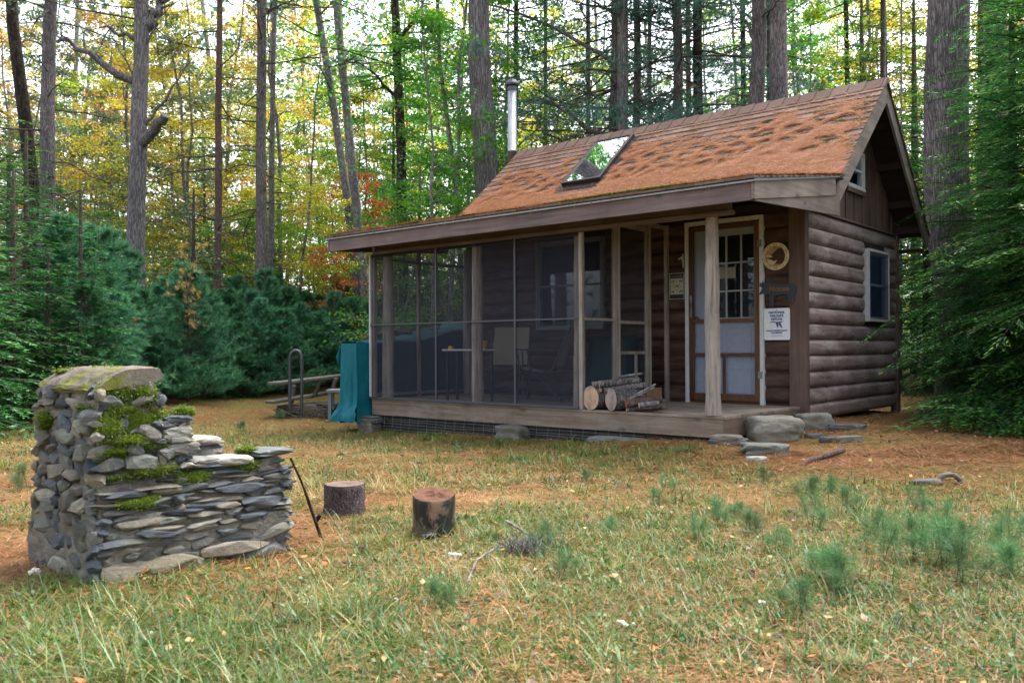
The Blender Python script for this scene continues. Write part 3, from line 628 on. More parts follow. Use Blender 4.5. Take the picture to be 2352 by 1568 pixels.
b = B(); t = np.linspace(0, 1, 14); b.tube(np.stack([-1.335+.02*np.sin(t*3.3), -.065-.03*np.sin(t*3.14), 1.02+.26*t], -1), .011+.006*np.sin(t*9), 8, lump=.3, seed=3); obj('driftwood_handle', b, M['post'], sdo, True)
b = B(); b.box(-1.02, -.80, .030, .034, 1.47, 1.60); obj('door_notice', b, M['paper'], ed)

# ---------------------------------------------------------------- things on the front wall
def text_mesh(s, size, mat, parent, loc, name='lettering', extr=.0015, bold=0.0, sx=1.0):
    cu = bpy.data.curves.new(name, 'FONT'); cu.body = s; cu.size = size; cu.align_x = 'CENTER'; cu.align_y = 'CENTER'; cu.extrude = extr; cu.offset = bold
    t = bpy.data.objects.new('tmp', cu); SC.collection.objects.link(t); dg = bpy.context.evaluated_depsgraph_get(); me = bpy.data.meshes.new_from_object(t.evaluated_get(dg)); me.name = name
    bpy.data.objects.remove(t); me.materials.clear(); me.materials.append(mat)
    o = bpy.data.objects.new(name, me); SC.collection.objects.link(o); o.parent = parent; o.location = loc; o.rotation_euler = (math.pi/2, 0, 0); o.scale = (sx, 1, 1); return o
ink = plain('navy_ink', (.02, .025, .22), .5); blk = plain('black_ink', (.012, .012, .012), .6); cream = plain('aged_cream', (.60, .52, .34), .6, var=.2)
# refuge sign
s = thing('refuge_sign', (-.262, -.056, .916), 'white rectangular wildlife refuge sign with blue flying goose beside the door', 'sign')
b = B(); n = 8; w2, h2, rc = .152, .178, .018; poly = []
for (cx, cz, a0) in ((w2-rc, h2-rc, 0), (-w2+rc, h2-rc, 90), (-w2+rc, -h2+rc, 180), (w2-rc, -h2+rc, 270)):
    for q in range(5): a = math.radians(a0+q*22.5); poly.append((cx+rc*math.cos(a), cz+rc*math.sin(a)))
b.prism([(z, x) for x, z in poly], 1, -.002, .002) if False else b.add([(x, y_, z) for y_ in (-.002, .002) for (x, z) in poly], [tuple(range(20)), tuple(range(39, 19, -1))]+[(i, (i+1) % 20, 20+(i+1) % 20, 20+i) for i in range(20)])
obj('sign_plate', b, plain('white_enamel', (.72, .76, .86), .35, var=.06), s)
for i_, wd in enumerate(('NATIONAL', 'WILDLIFE', 'REFUGE')): text_mesh(wd, .037, ink, s, (0, -.004, .130-.038*i_), bold=.001)
text_mesh('UNAUTHORIZED ENTRY', .0225, ink, s, (0, -.004, -.074), bold=.0006); text_mesh('PROHIBITED', .0225, ink, s, (0, -.004, -.099), bold=.0006)
b = B()
for (a, c, d) in ((-.07, .07, -.128), (-.075, .075, -.137)): b.box(a, c, -.0035, -.0022, d, d+.002)
def flat(b, pts, y=-.0035): k = len(pts); b.add([(x, yy, z) for yy in (y, y+.001) for x, z in pts], [tuple(range(k)), tuple(range(2*k-1, k-1, -1))]+[(i, (i+1) % k, k+(i+1) % k, k+i) for i in range(k)])
flat(b, [(-.085, .022), (-.06, .029), (0, .026), (.08, .030), (.06, .019), (0, .016), (-.06, .018)])       # goose neck, body, tail
flat(b, [(-.012, .016), (.012, .016), (.020, -.01), (.014, -.046), (.002, -.03)]); flat(b, [(.016, .016), (.045, .016), (.05, -.005), (.066, -.046), (.045, -.035), (.028, -.01)])
obj('goose_emblem', b, ink, s)
b = B(); 
for z in (.16, -.16): b.lathe((0, 0, 0), [(.005, 0), (.005, .003)], 8)
b.V = [np.stack([v[:, 0], -v[:, 2]-.002, v[:, 1]+(.16 if i_ < 2 else -.16)], -1) for i_, v in enumerate(b.V)]; obj('screw', b, M['black_metal'], s)
# moose
s = thing('moose_cutout', (-.235, -.058, 1.298), 'dark metal moose silhouette with orange lettering below the round plaque', 'wall ornament')
mp = [(-.235,-.04),(-.20,-.045),(-.19,-.03),(-.17,-.035),(-.165,-.075),(-.15,-.05),(-.135,-.045),(-.115,-.05),(-.105,-.10),(-.11,-.185),(-.095,-.19),(-.085,-.12),(-.08,-.185),(-.062,-.19),(-.055,-.10),(-.045,-.065),
      (.03,-.055),(.09,-.05),(.115,-.09),(.12,-.13),(.105,-.175),(.12,-.18),(.14,-.13),(.145,-.08),(.155,-.10),(.165,-.135),(.145,-.17),(.16,-.17),(.185,-.125),(.185,-.07),(.20,-.04),(.21,.0),(.20,.04),(.16,.06),
      (.06,.065),(-.02,.075),(-.08,.068),(-.095,.09),(-.07,.115),(-.10,.10),(-.12,.115),(-.14,.085),(-.17,.075),(-.19,.11),(-.20,.08),(-.225,.105),(-.222,.065),(-.245,.06),(-.215,.045),(-.20,.035),(-.205,.01)]
b = B(); flat(b, mp, -.003); b.V[0][len(mp):, 1] = .002; obj('moose_plate', b, plain('slate_painted_steel', (.035, .045, .06), .5, .3), s)
text_mesh('Moose', .088, plain('orange_brown_paint', (.20, .085, .045), .6), s, (.005, -.004, .012), bold=.002)
# round plaque
s = thing('round_plaque', (-.268, -.058, 1.676), 'round cream wooden plaque with orange sunset animal scene above the moose', 'plaque')
def disc(r, y0, y1, mat, nm, n=40):
    b = B(); b.add([(r*math.cos(a/n*6.2832), y, r*math.sin(a/n*6.2832)) for y in (y0, y1) for a in range(n)], [tuple(range(n)), tuple(range(2*n-1, n-1, -1))]+[(i, (i+1) % n, n+(i+1) % n, n+i) for i in range(n)]); return obj(nm, b, mat, s)
disc(.155, -.012, .004, cream, 'plaque_disc'); disc(.118, -.0145, -.0122, plain('sunset_orange', (.42, .24, .08), .6, var=.45, scale=14), 'sunset_field')
b = B(); flat(b, [(-.115,.0),(-.06,.01),(-.02,.04),(.03,.085),(.07,.095),(.10,.05),(.115,.01),(.105,-.05),(.07,-.09),(.0,-.085),(-.03,-.05),(-.08,-.02)], -.0165); obj('brown_scene', b, plain('dark_brown_paint', (.05, .025, .015), .7, var=.6, scale=45, bump=.6), s)
b = B(); flat(b, [(-.10,-.03),(-.05,-.035),(-.01,-.055),(.02,-.04),(.01,-.07),(-.03,-.09),(-.07,-.09)], -.018); flat(b, [(-.105,.018),(-.06,.02),(-.03,.0),(-.05,-.012),(-.10,-.005)], -.018); obj('pale_scene', b, cream, s)
b = B()
for a in range(0, 360, 12):
    if a % 36: c_, s_ = math.cos(math.radians(a)), math.sin(math.radians(a)); flat(b, [(.126*c_-.004*s_, .126*s_+.004*c_), (.143*c_-.004*s_, .143*s_+.004*c_), (.143*c_+.002*s_, .143*s_-.002*c_), (.126*c_+.002*s_, .126*s_-.002*c_)], -.0135)
obj('rim_mark', b, blk, s)
# small print
s = thing('framed_print', (-1.53, -.056, 1.405), 'small framed print of animal figures around a diamond left of the entry door', 'picture')
b = B(); b.box(-.1, .1, 0, .004, -.155, .155); obj('print_backing', b, blk, s)
b = B(); b.box(-.103, -.097, -.006, .004, -.158, .158); b.box(.097, .103, -.006, .004, -.158, .158); b.box(-.0965, .0965, -.006, .004, .152, .158); b.box(-.0965, .0965, -.006, .004, -.158, -.152); obj('picture_frame', b, M['paper'], s)
b = B(); b.box(-.088, .088, -.0015, -.0002, -.10, .095); obj('print_field', b, M['paper'], s)
b = B()
for p_, q_ in (((0, .05), (.055, 0)), ((.055, 0), (0, -.05)), ((0, -.05), (-.055, 0)), ((-.055, 0), (0, .05)), ((0, .05), (0, .095)), ((0, -.05), (0, -.10)), ((.055, 0), (.088, 0)), ((-.055, 0), (-.088, 0))):
    b.beam((p_[0], -.0025, p_[1]), (q_[0], -.0025, q_[1]), .005, .001)
for (cx, cz) in ((-.055, .06), (.055, .06), (0, 0), (-.055, -.065), (.055, -.065)):
    flat(b, [(cx-.02, cz+.006), (cx+.016, cz+.008), (cx+.026, cz+.018), (cx+.02, cz-.002), (cx+.014, cz-.02), (cx+.01, cz-.004), (cx-.012, cz-.005), (cx-.016, cz-.02), (cx-.02, cz-.004)], -.003)
obj('print_figure', b, blk, s)
b = B()
for i_ in range(11): b.box(-.08+.015*i_, -.07+.015*i_, -.0015, -.0005, .112, .112+random.choice((.012, .02, .016))); 
obj('print_heading', b, plain('grey_letter', (.2, .2, .17), .8), s)
s = tag(obj('hanging_ornament', B().tube([(-1.44, -.06, 1.62), (-1.44, -.062, 1.72), (-1.445, -.06, 1.79)], .008, 6).tube([(-1.50, -.06, 1.73), (-1.46, -.07, 1.75), (-1.44, -.06, 1.70)], .012, 6), M['paper']), 'little carved hanging ornament above the framed print', 'ornament')
b = B().tube([(-.30, -1.0, 2.07), (-.12, -1.0, 2.075)], .006, 6).tube([(-.75, -1.1, 2.055), (-.62, -1.1, 2.06)], .006, 6)
# ---------------------------------------------------------------- things on the porch
def chair(loc, rz, label):
    t = thing('folding_chair', loc, label, 'folding chair', 'folding chairs on the screened porch', rz)
    fm = plain('dark_chair_tube', (.045, .05, .065), .35, .6) if 'ct' not in M else M['ct']; M['ct'] = fm
    w_ = .27
    b = B(); V = []; nx, ny = 7, 8
    for i in range(nx):
        for j in range(ny):
            x = -w_+.02+(2*w_-.04)*i/(nx-1); y = -.24+.44*j/(ny-1); V.append((x, y, .42+.012*abs(x)/w_-.05*math.sin(j/(ny-1)*3.14)-.02*j/(ny-1)))
    F = np.array([(i*ny+j, (i+1)*ny+j, (i+1)*ny+j+1, i*ny+j+1) for i in range(nx-1) for j in range(ny-1)]); b.add(V, F); b.add(np.array(V)-(0, 0, .006), F); obj('seat', b, M['sling'], t, True)
    b = B(); V = []
    for i in range(nx):
        for j in range(ny):
            x = -w_+.03+(2*w_-.06)*i/(nx-1); q = j/(ny-1); V.append((x, .22+.20*q+.02*math.sin(i/(nx-1)*3.14), .44+.50*q))
    b.add(V, F); b.add(np.array(V)-(0, .006, 0), F); obj('backrest', b, M['sling'], t, True)
    for sx in (-w_, w_):
        obj('leg', B().tube([(sx, -.26, .64), (sx, -.22, .42), (sx, -.26, .012)], .0105, 7), fm, t, True)
        obj('leg', B().tube([(sx*.93, -.10, .40), (sx*.93, .10, .22), (sx*.93, .30, .012)], .0105, 7), fm, t, True)
        obj('armrest', B().beam((sx, -.28, .645), (sx, .26, .63), .04, .018), M['black_metal'], t, bevel=.004)
        obj('back_frame', B().tube([(sx*.96, .18, .40), (sx*.96, .30, .68), (sx*.96, .43, .965)], .0105, 7), fm, t, True)
    b = B().tube([(-w_, -.257, .15), (w_, -.257, .15)], .008, 6).tube([(-w_, -.232, .34), (w_, -.232, .34)], .008, 6).tube([(-w_*.93, .28, .05), (w_*.93, .28, .05)], .008, 6).tube([(-w_*.96, .43, .965), (w_*.96, .43, .965)], .0105, 6)
    obj('stretcher', b, fm, t, True); return t
chair((-3.58, -.88, .001), .5, 'tan folding chair facing out through the screen beside the yellow pot')
chair((-2.86, -1.02, .001), -1.12, 'tan folding chair turned to the left in front of the porch window')
t = thing('side_table', (-3.72, -1.42, .001), 'narrow pale topped side table behind the porch post', 'table')
b = B(); b.box(-.36, .36, -.13, .13, .628, .65); obj('table_top', b, M['white'], t, bevel=.004)
for sx in (-.3, .3):
    for sy in (-.09, .09): obj('leg', B().box(sx-.012, sx+.012, sy-.012, sy+.012, 0, .627), M['black_metal'], t)
b = B(); b.lathe((0, 0, 0), [(.045, 0), (.062, .085), (.068, .085), (.070, .105), (.060, .105), (.05, .02)], 24); tag(obj('flower_pot', b, M['pot'], loc=None, smooth=False), 'small yellow clay pot on the side table', 'pot').location = (-3.50, -1.42, .652)
b = B(); b.box(-.03, .03, -.02, .02, 0, .03); b.tube([(-.02, 0, .035), (.02, 0, .035)], .008, 8); o = tag(obj('matchbox', b, plain('yellow_card', (.55, .38, .02), .6)), 'little yellow box on the side table left of the porch post', 'box'); o.location = (-4.02, -1.45, .652)
# dark green canvas bundle behind the porch screen door
def drape(name, fn, nu, nv, mat, label, cat, parent=None):
    u, v = np.meshgrid(np.linspace(0, 1, nu), np.linspace(0, 1, nv), indexing='ij'); V = fn(u, v).reshape(-1, 3)
    i, j = np.meshgrid(np.arange(nu-1), np.arange(nv-1), indexing='ij'); b = B(); b.add(V, np.stack([i*nv+j, (i+1)*nv+j, (i+1)*nv+j+1, i*nv+j+1], -1).reshape(-1, 4))
    o = obj(name, b, mat, parent, True); 
    if label: tag(o, label, cat)
    return o
def bundle(u, v):
    ang = u*2*math.pi; r = 1-.25*v**1.5; x = -2.13+np.sign(np.cos(ang))*np.abs(np.cos(ang))**.55*.34*r*np.where(v > .97, .0, 1); y = -.52+np.sign(np.sin(ang))*np.abs(np.sin(ang))**.55*.30*r*np.where(v > .97, .0, 1)
    fold = (vnoise(ang*3, v*1.5, 1, 41)-.5)*.07*(1-v*.7); return np.stack([x+fold*np.cos(ang), y+fold*np.sin(ang), .002+.80*np.minimum(v/.95, 1)+0*u], -1)
drape('canvas_bundle', bundle, 60, 16, M['tarp_green'], 'dark green canvas covered bundle standing on the porch behind the screen door', 'bundle')
# teal tarpaulin over the pile left of the porch
def tarp(u, v):
    # profile around the pile: u goes along (y), v across from left ground over the top to right ground
    y = -2.05+u*3.1; top = .735+.20*np.sin(u*2.4)*sm(.08, .5, u)+.05*vnoise(u*5, v*0, 1, 61)-.12*np.exp(-((u-.42)/.16)**2)
    s_ = v; zl = np.where(s_ < .4, s_/.4, np.where(s_ > .6, (1-s_)/.4, 1.)); g = -.33
    z = g+(top-g)*np.clip(zl, 0, 1)
    hw = .15+.05*(1-np.clip(zl, 0, 1))**2.2*1.1; x = -5.325+np.where(s_ < .4, -hw, np.where(s_ > .6, hw, (s_-.5)/.1*hw))
    f = (vnoise(y*2.6, z*.7, 1, 62)-.5)*.13*(1-np.clip(zl, 0, 1)**3*.8)+(vnoise(y*7, z*1.2, 1, 63)-.5)*.04
    z = z+np.clip(-(x+5.17), 0, .5)*.40*np.clip(zl, 0, 1)**3*sm(0.1, .4, u); sag = np.where((s_ >= .4) & (s_ <= .6), (vnoise(y*3, x*5, 1, 64)-.5)*.08, 0)
    return np.stack([np.minimum(x+np.where(s_ < .5, f, f), -5.165), y+0*u, z+sag], -1)
tp = drape('tarpaulin', tarp, 90, 60, M['tarp'], 'teal tarpaulin draped over a pile against the left end of the porch', 'tarpaulin')
def tarpend(u, v):   # the near end hangs to the ground and spreads
    x0 = -5.475+.32*u; zt = .735; z = zt+(-.33-zt)*v
    spread = sm(.72, 1, v); fold = (vnoise(u*4.2, v*.8, 1, 71)-.5)*.13*sm(.0, .7, v)+(vnoise(u*9+v*3*spread, v*1.6, 1, 72)-.5)*.07*sm(.2, 1, v)
    y = -2.06-.03*v-.10*spread-fold; x = x0+(u-.5)*.10*spread+.03*spread+(u-.5)*.05*v
    z = z+spread*vnoise(u*6, v*5, 1, 73)*.07; return np.stack([x, y, z], -1)
drape('hanging_end', tarpend, 50, 50, M['tarp'], None, None, tp)
b = B(); b.tube([(-5.53, -2.03, .69), (-5.58, -2.02, .55), (-5.60, -2.0, .45)], [.012, .03, .01], 7, lump=.3, seed=4); obj('tie_corner', b, M['tarp'], tp, True)
b = B()
for k in range(900):
    y = random.uniform(-1.9, .9); x = random.uniform(-5.48, -5.2); a = random.uniform(0, 6.28); z = .80+.15*math.sin((y+2)*.85); l = .04
    b.beam((x, y, z), (x+l*math.cos(a), y+l*math.sin(a), z+random.uniform(-.01, .02)), .003, .003, random.random())
o = tag(obj('needle_litter_pile', b, M['litter']), 'rust coloured pine needles lying on the teal tarpaulin', 'pine needles', kind='stuff')
for k, (y0, y1, lb) in enumerate(((-1.62, -.95, 'bleached thick dead branch lying on the teal tarpaulin'), (-.5, .35, 'thin curved dead twig rising from the teal tarpaulin'))):
    if k == 0: q = B().tube([(-5.30, y0, .84), (-5.33, -1.3, .90), (-5.28, y1, .88)], [.035, .045, .02], 8, lump=.4, seed=5).tube([(-5.3, -1.3, .9), (-5.36, -1.1, .95)], .02, 6, lump=.3)
    else: q = B().tube([(-5.3, y0, .87), (-5.28, y0+.1, 1.0), (-5.3, y0+.3, 1.2), (-5.25, y1, 1.33)], [.010, .009, .007, .004], 6).tube([(-5.28, y0+.1, 1.0), (-5.2, y0-.1, 1.22)], .005, 5)
    tag(obj('dead_branch', q, M['post'] if k == 0 else M['twig'], smooth=True), lb, 'branch')

# firewood on the deck
LW = {}
def cutmat(name, c):
    k = N(name); v = k.coord(); g = k.noise(v, 9, 8, .7); c_ = k.ramp(g, [(.3, tuple(x*.45 for x in c)), (.5, c), (.75, tuple(min(1, x*1.35) for x in c))])
    f = k.noise(v, 60, 5, .6); return k.pbr(c_, .85, k.bump(k.math('ADD', g, f), .5, .006), spec=.15)
M['cut'] = cutmat('sawn_log_end', (.44, .30, .22)); M['cut_red'] = cutmat('reddish_sawn_end', (.32, .15, .09)); M['cut_grey'] = cutmat('grey_weathered_cut', (.30, .24, .22))
def log(a, b_, r, label, bark='bark_grey', cut='cut', n=22, cat='log', group='firewood stacked on the porch edge', lump=.07, bends=6, r2=None, seed=0, name='firewood_log'):
    a = np.array(a, float); c = np.array(b_, float); t = np.linspace(0, 1, bends); d = c-a; sd_ = np.cross(d, (0, 0, 1)); sd_ /= np.linalg.norm(sd_)+1e-9
    pts = a+d*t[:, None]+sd_*((vnoise(t*2, t*0+seed, 1, seed)-.5)*r*.5)[:, None]; rr = np.linspace(r, r2 or r*.95, bends)*(1+(vnoise(t*5, t*0+seed, 1, seed+2)-.5)*.1)
    q = B().tube(pts, rr, n, lump=lump, seed=seed, mi=0, capmi=1); return tag(obj(name, q, [M[bark], M[cut]]), label, cat, group)
DZ = .002
log((-1.56, -1.84, .127), (-1.45, -1.42, .127), .125, 'largest firewood round with a broad pale cut face, leftmost on the porch edge', seed=1, cut='cut')
log((-1.275, -1.87, .12), (-1.10, -1.46, .12), .116, 'second large firewood round, right of the largest one', bark='bark_pine', seed=2, cut='cut_grey')
log((-1.545, -1.83, .262), (-1.12, -1.52, .30), .032, 'crooked thin log on top of the large firewood rounds, leftmost', seed=3, lump=.25, n=12)
log((-1.44, -1.84, .275), (-1.13, -1.55, .315), .040, 'straight thin log with round pale end on top of the large rounds', seed=4, n=14)
log((-1.375, -1.84, .205), (-1.05, -1.56, .265), .033, 'thin log wedged in the gap between the two large rounds', seed=5, n=12, cut='cut_red')
log((-1.44, -1.82, .215), (-1.3, -1.45, .23), .028, 'short knobbly stick of wood beneath the top logs', seed=6, n=10, lump=.3)
log((-1.36, -1.60, .345), (-1.12, -1.50, .385), .014, 'bare grey stick pointing up right on top of the firewood', bark='bark_smooth', seed=7, n=8)
log((-1.115, -1.84, .078), (-.86, -1.55, .125), .044, 'mid sized barked log leaning right of the second round', seed=8, n=16, cut='cut_red', bark='bark_red')
log((-.955, -1.83, .070), (-.83, -1.66, .088), .029, 'short pale log with a clean round end, lying on bark at the right', seed=9, n=14, bark='bark_smooth')
log((-1.10, -1.84, .022), (-1.0, -1.7, .022), .020, 'small orange ended offcut at the foot of the firewood', seed=10, n=10)
log((-1.10, -1.80, .12), (-.90, -1.62, .245), .012, 'slim grey stick leaning up right on the firewood, lower one', bark='bark_smooth', seed=11, n=7)
log((-1.12, -1.78, .13), (-.93, -1.55, .275), .013, 'slim grey stick leaning up right on the firewood, upper one', bark='bark_smooth', seed=12, n=7)
def barkslab(u, v):
    x = -1.02+.34*u; a = (v-.5)*2.4; return np.stack([x, -1.76+.06*np.sin(a)-.03*u, .012+.05*(1-np.cos(a))+.035*u**2+.01*vnoise(u*6, v*6, 1, 81)], -1)
o = drape('bark_slab', barkslab, 24, 12, M['bark_red'], 'curved brown slab of bark at the right end of the firewood', 'bark'); md = o.modifiers.new('s', 'SOLIDIFY'); md.thickness = .012
b = B(); b.box(-1.14, -.97, -1.56, -1.54, .002, .235); b.box(-.99, -.97, -1.539, -1.36, .002, .235); b.box(-1.14, -1.12, -1.539, -1.36, .002, .235); tag(obj('wooden_crate', b, M['board_yellow'], bevel=.003), 'small yellowish wooden crate behind the firewood', 'crate')

# ---------------------------------------------------------------- rocks
import bmesh
def ico(sub):
    bm = bmesh.new(); bmesh.ops.create_icosphere(bm, subdivisions=sub, radius=1); V = np.array([v.co[:] for v in bm.verts]); F = np.array([[v.index for v in f.verts] for f in bm.faces]); bm.free(); return V, F
IV = {k: ico(k) for k in (1, 2, 3, 4)}
def rockshape(sub, sx, sy, sz, seed, boxy=.5, rough=.18):
    V, F = IV[sub]; V = V.copy(); m_ = np.abs(V).max(1)[:, None]; V = V*(1-boxy)+V/m_*boxy
    n = (vnoise(V[:, 0]*1.3+seed, V[:, 1]*1.3+V[:, 2]*1.7, 1, seed, 3)-.5)*2*rough+(vnoise(V[:, 0]*4+seed, V[:, 1]*4+V[:, 2]*5, 1, seed+7, 2)-.5)*rough*.5
    V = V*(1+n[:, None]); return V*np.array([sx, sy, sz]), F
def rotz(a): c, s = math.cos(a), math.sin(a); return np.array([[c, -s, 0], [s, c, 0], [0, 0, 1]])
rk = np.random.default_rng(3)
def rock(p, sx, sy, sz, rz, label, rnd=.5, sub=4, sink=.35, group=None, name='rock', cat='rock', seed=None, boxy=.55):
    seed = seed if seed is not None else int(rk.integers(99)); V, F = rockshape(sub, sx, sy, sz, seed, boxy); V = V @ rotz(rz).T
    b = B(); b.add(V, F, rnd); o = obj(name, b, M['stone'], smooth=True); o.location = (p[0], p[1], p[2]+sz*(1-2*sink)); return tag(o, label, cat, group)
def XY(x, y): return np.array([x, y, float(gz(x, y))])
rock(GP(1774, 1006), .26, .22, .135, .75, 'largest grey speckled boulder used as a step by the porch end', .95, sink=.18, seed=5, boxy=.72)
rock(GP(1866, 984), .18, .16, .10, .75, 'dark lichen patched boulder behind the largest step boulder', .4, sink=.2, seed=8, boxy=.75)
rock(GP(1757, 1040), .19, .13, .06, .65, 'smooth grey rock lying in the needles below the step boulder', .85, sink=.3, seed=12, boxy=.75)
rock(GP(1737, 1062), .085, .06, .035, .7, 'small white topped stone in the needles nearest the camera', 1.0, sink=.25, seed=21)
rock(GP(1672, 1022), .17, .12, .045, .3, 'flat blue grey slab under the porch corner', .25, sink=.3, seed=14, boxy=.8); 
rock(GP(1668, 1022)+(0, 0, .06), .14, .10, .025, .2, 'thin slate shim resting on the flat slab under the porch corner', .75, sink=.3, seed=15, boxy=.8)
rock(GP(1940, 985), .20, .12, .04, .7, 'flat grey slab in the needles near the log wall', .55, sink=.3, seed=17, boxy=.7)
rock(GP(1868, 1006), .085, .06, .035, .6, 'dark rough rock, leftmost of the low row beside the log wall', .2, sink=.3, seed=19)
rock(GP(1905, 1014), .085, .06, .035, .8, 'dark rough rock, middle of the low row beside the log wall', .18, sink=.3, seed=22)
rock(GP(1950, 1013), .13, .07, .038, .9, 'mossy grey rock, rightmost of the low row beside the log wall', .35, sink=.3, seed=24)
rock(XY(-1.10, -2.0), .34, .12, .04, .05, 'long pale flat stone lying under the front edge of the porch', .8, sink=.35, seed=26, boxy=.7)
rock(XY(-2.62, -1.86), .20, .13, .10, 0, 'grey pier stone under the middle of the porch', .6, sink=.2, seed=28, boxy=.75)
rock(XY(-2.60, -1.86)+(0, 0, .10), .15, .10, .03, .1, 'flat shim stone on top of the middle pier stone', .8, sink=.3, seed=29, boxy=.7)
rock(XY(-5.10, -1.87)+(0, 0, .02), .13, .12, .10, .1, 'square grey pier block under the left porch corner', .42, sink=.25, seed=31, boxy=.9)
for k in range(3): rock(XY(-5.08, -1.87)+(0, 0, .12+.03*k), .15-.01*k, .11, .016, .1*k, ('lowest', 'middle', 'topmost')[k]+' thin slate shim above the left pier block', .2+.2*k, sink=.4, seed=33+k, boxy=.85, sub=3, group='slate shims on the left pier')
# ---------------------------------------------------------------- stone barbecue
gx0, gx1, gy0, gy1, gzt, gzb = -.52, .10, -7.72, -7.44, .50, -.40
grill = thing('stone_barbecue', (-.2, -7.3, -.36), 'old mortared fieldstone barbecue with a mossy chimney block and low side walls', 'barbecue')
def loc_(b): b.V = [v-np.array((-.2, -7.3, -.36), np.float32) for v in b.V]; return b
core = B()
def path_at_(pts, t):
    t = np.clip(np.asarray(t), 0, .9999)*(len(pts)-1); i = t.astype(int); f = (t-i)[:, None]; return pts[i]*(1-f)+pts[i+1]*f
def lump_box(b, x0, x1, y0, y1, z0, z1, flare=0, n=40, amp=.03, seed=0, topfn=None):
    # subdivided box with noisy faces
    V, F = [], []
    bm = bmesh.new(); bmesh.ops.create_cube(bm, size=1); bmesh.ops.subdivide_edges(bm, edges=bm.edges[:], cuts=n, use_grid_fill=True)
    V = np.array([v.co[:] for v in bm.verts]); F = [[v.index for v in f.verts] for f in bm.faces]; bm.free()
    t = V[:, 2]+.5; fl = 1+flare*(1-t)**1.3
    X = (x0+x1)/2+V[:, 0]*(x1-x0)*fl; Y = (y0+y1)/2+V[:, 1]*(y1-y0)*fl; Z = z0+(z1-z0)*t
    d = (vnoise(X*7+Z*4, Y*7-Z*5, 1, seed)-.5)*2*amp+(vnoise(X*23+Z*17, Y*23-Z*19, 1, seed+3)-.5)*amp*.8
    nx = V/np.abs(V).max(1)[:, None]; nx = nx*(np.abs(nx) > .99)
    X = X+nx[:, 0]*d; Y = Y+nx[:, 1]*d; Z = Z+nx[:, 2]*d*.6
    if topfn is not None: Z = np.where(t > .5, topfn(X, Y, Z, t), Z)
    b.add(np.stack([X, Y, Z], -1), np.array(F)); return b
lump_box(core, gx0+.005, gx1-.036, gy0+.008, gy1-.02, gzb, .48, .05, amp=.02, seed=1)
lump_box(core, gx0-.04, gx1-.016, gy0-.025, gy1-.0, gzb, -.08, .03, amp=.02, seed=21)
lump_box(core, gx0+.02, gx1-.055, gy1-.1, -7.34, gzb, .30, .05, amp=.022, seed=6)
lump_box(core, -.10, gx1-.036, -7.45, -6.81, gzb, .10, .03, amp=.018, seed=2)
lump_box(core, -.10, gx1-.012, -7.55, -6.80, gzb, -.16, .02, amp=.018, seed=22)
lump_box(core, -.60, -.40, -7.45, -6.85, gzb, .12, .04, amp=.018, seed=3)
lump_box(core, -.5, -.05, -7.3, -7.0, gzb, -.15, .0, amp=.02, seed=4)
obj('mortar_core', loc_(core), M['mortar'], grill, True)
st = B(); sr = random.Random(11)
HULL = []
def _hull(seed, boxy):
    rr = np.random.default_rng(seed); n = 20; V = unit_(rr.normal(0, 1, (n, 3))); m_ = np.abs(V).max(1)[:, None]; V = V*(1-boxy)+V/m_*boxy; V *= rr.uniform(.82, 1.12, (n, 1))
    bm = bmesh.new(); [bm.verts.new(v) for v in V]; bmesh.ops.convex_hull(bm, input=bm.verts[:]); bmesh.ops.bevel(bm, geom=bm.edges[:], offset=.07, segments=1, affect='EDGES', clamp_overlap=True) ; bmesh.ops.triangulate(bm, faces=bm.faces[:]); bmesh.ops.subdivide_edges(bm, edges=bm.edges[:], cuts=1, use_grid_fill=True); bmesh.ops.triangulate(bm, faces=bm.faces[:])
    bm.verts.index_update(); bm.verts.ensure_lookup_table(); V = np.array([v.co[:] for v in bm.verts]); F = np.array([[v.index for v in f.verts] for f in bm.faces]); bm.free(); return V, F
def unit_(v): return v/(np.linalg.norm(v, axis=-1, keepdims=True)+1e-9)
for q in range(26): HULL.append(_hull(q, .25+.5*(q % 3)/2))
def stone_at(c, nrm, tang, ln, ht, dep, slate, seed, tilt=0., rnd=None):
    V, F = HULL[seed % 26]
    if not slate and seed % 7 == 0: V2, F = rockshape(2, 1, 1, 1, seed, .5, .3); V = V2
    V = V+((vnoise(V[:, 0]*2+seed, V[:, 1]*2+V[:, 2]*3, 1, seed % 97, 2)-.5)*.22)[:, None]*V
    nrm = np.array(nrm, float); tang = np.array(tang, float); up = np.array([0, 0, 1.]); c_, s_ = math.cos(tilt), math.sin(tilt)
    t2 = tang*c_+up*s_; u2 = -tang*s_+up*c_; fl_ = sr.choice((-1, 1))
    W_ = np.array(c)+V[:, :1]*t2*fl_*ln/2+V[:, 1:2]*nrm*dep+V[:, 2:3]*u2*ht/2
    st.add(W_, F, sr.random() if rnd is None else rnd)
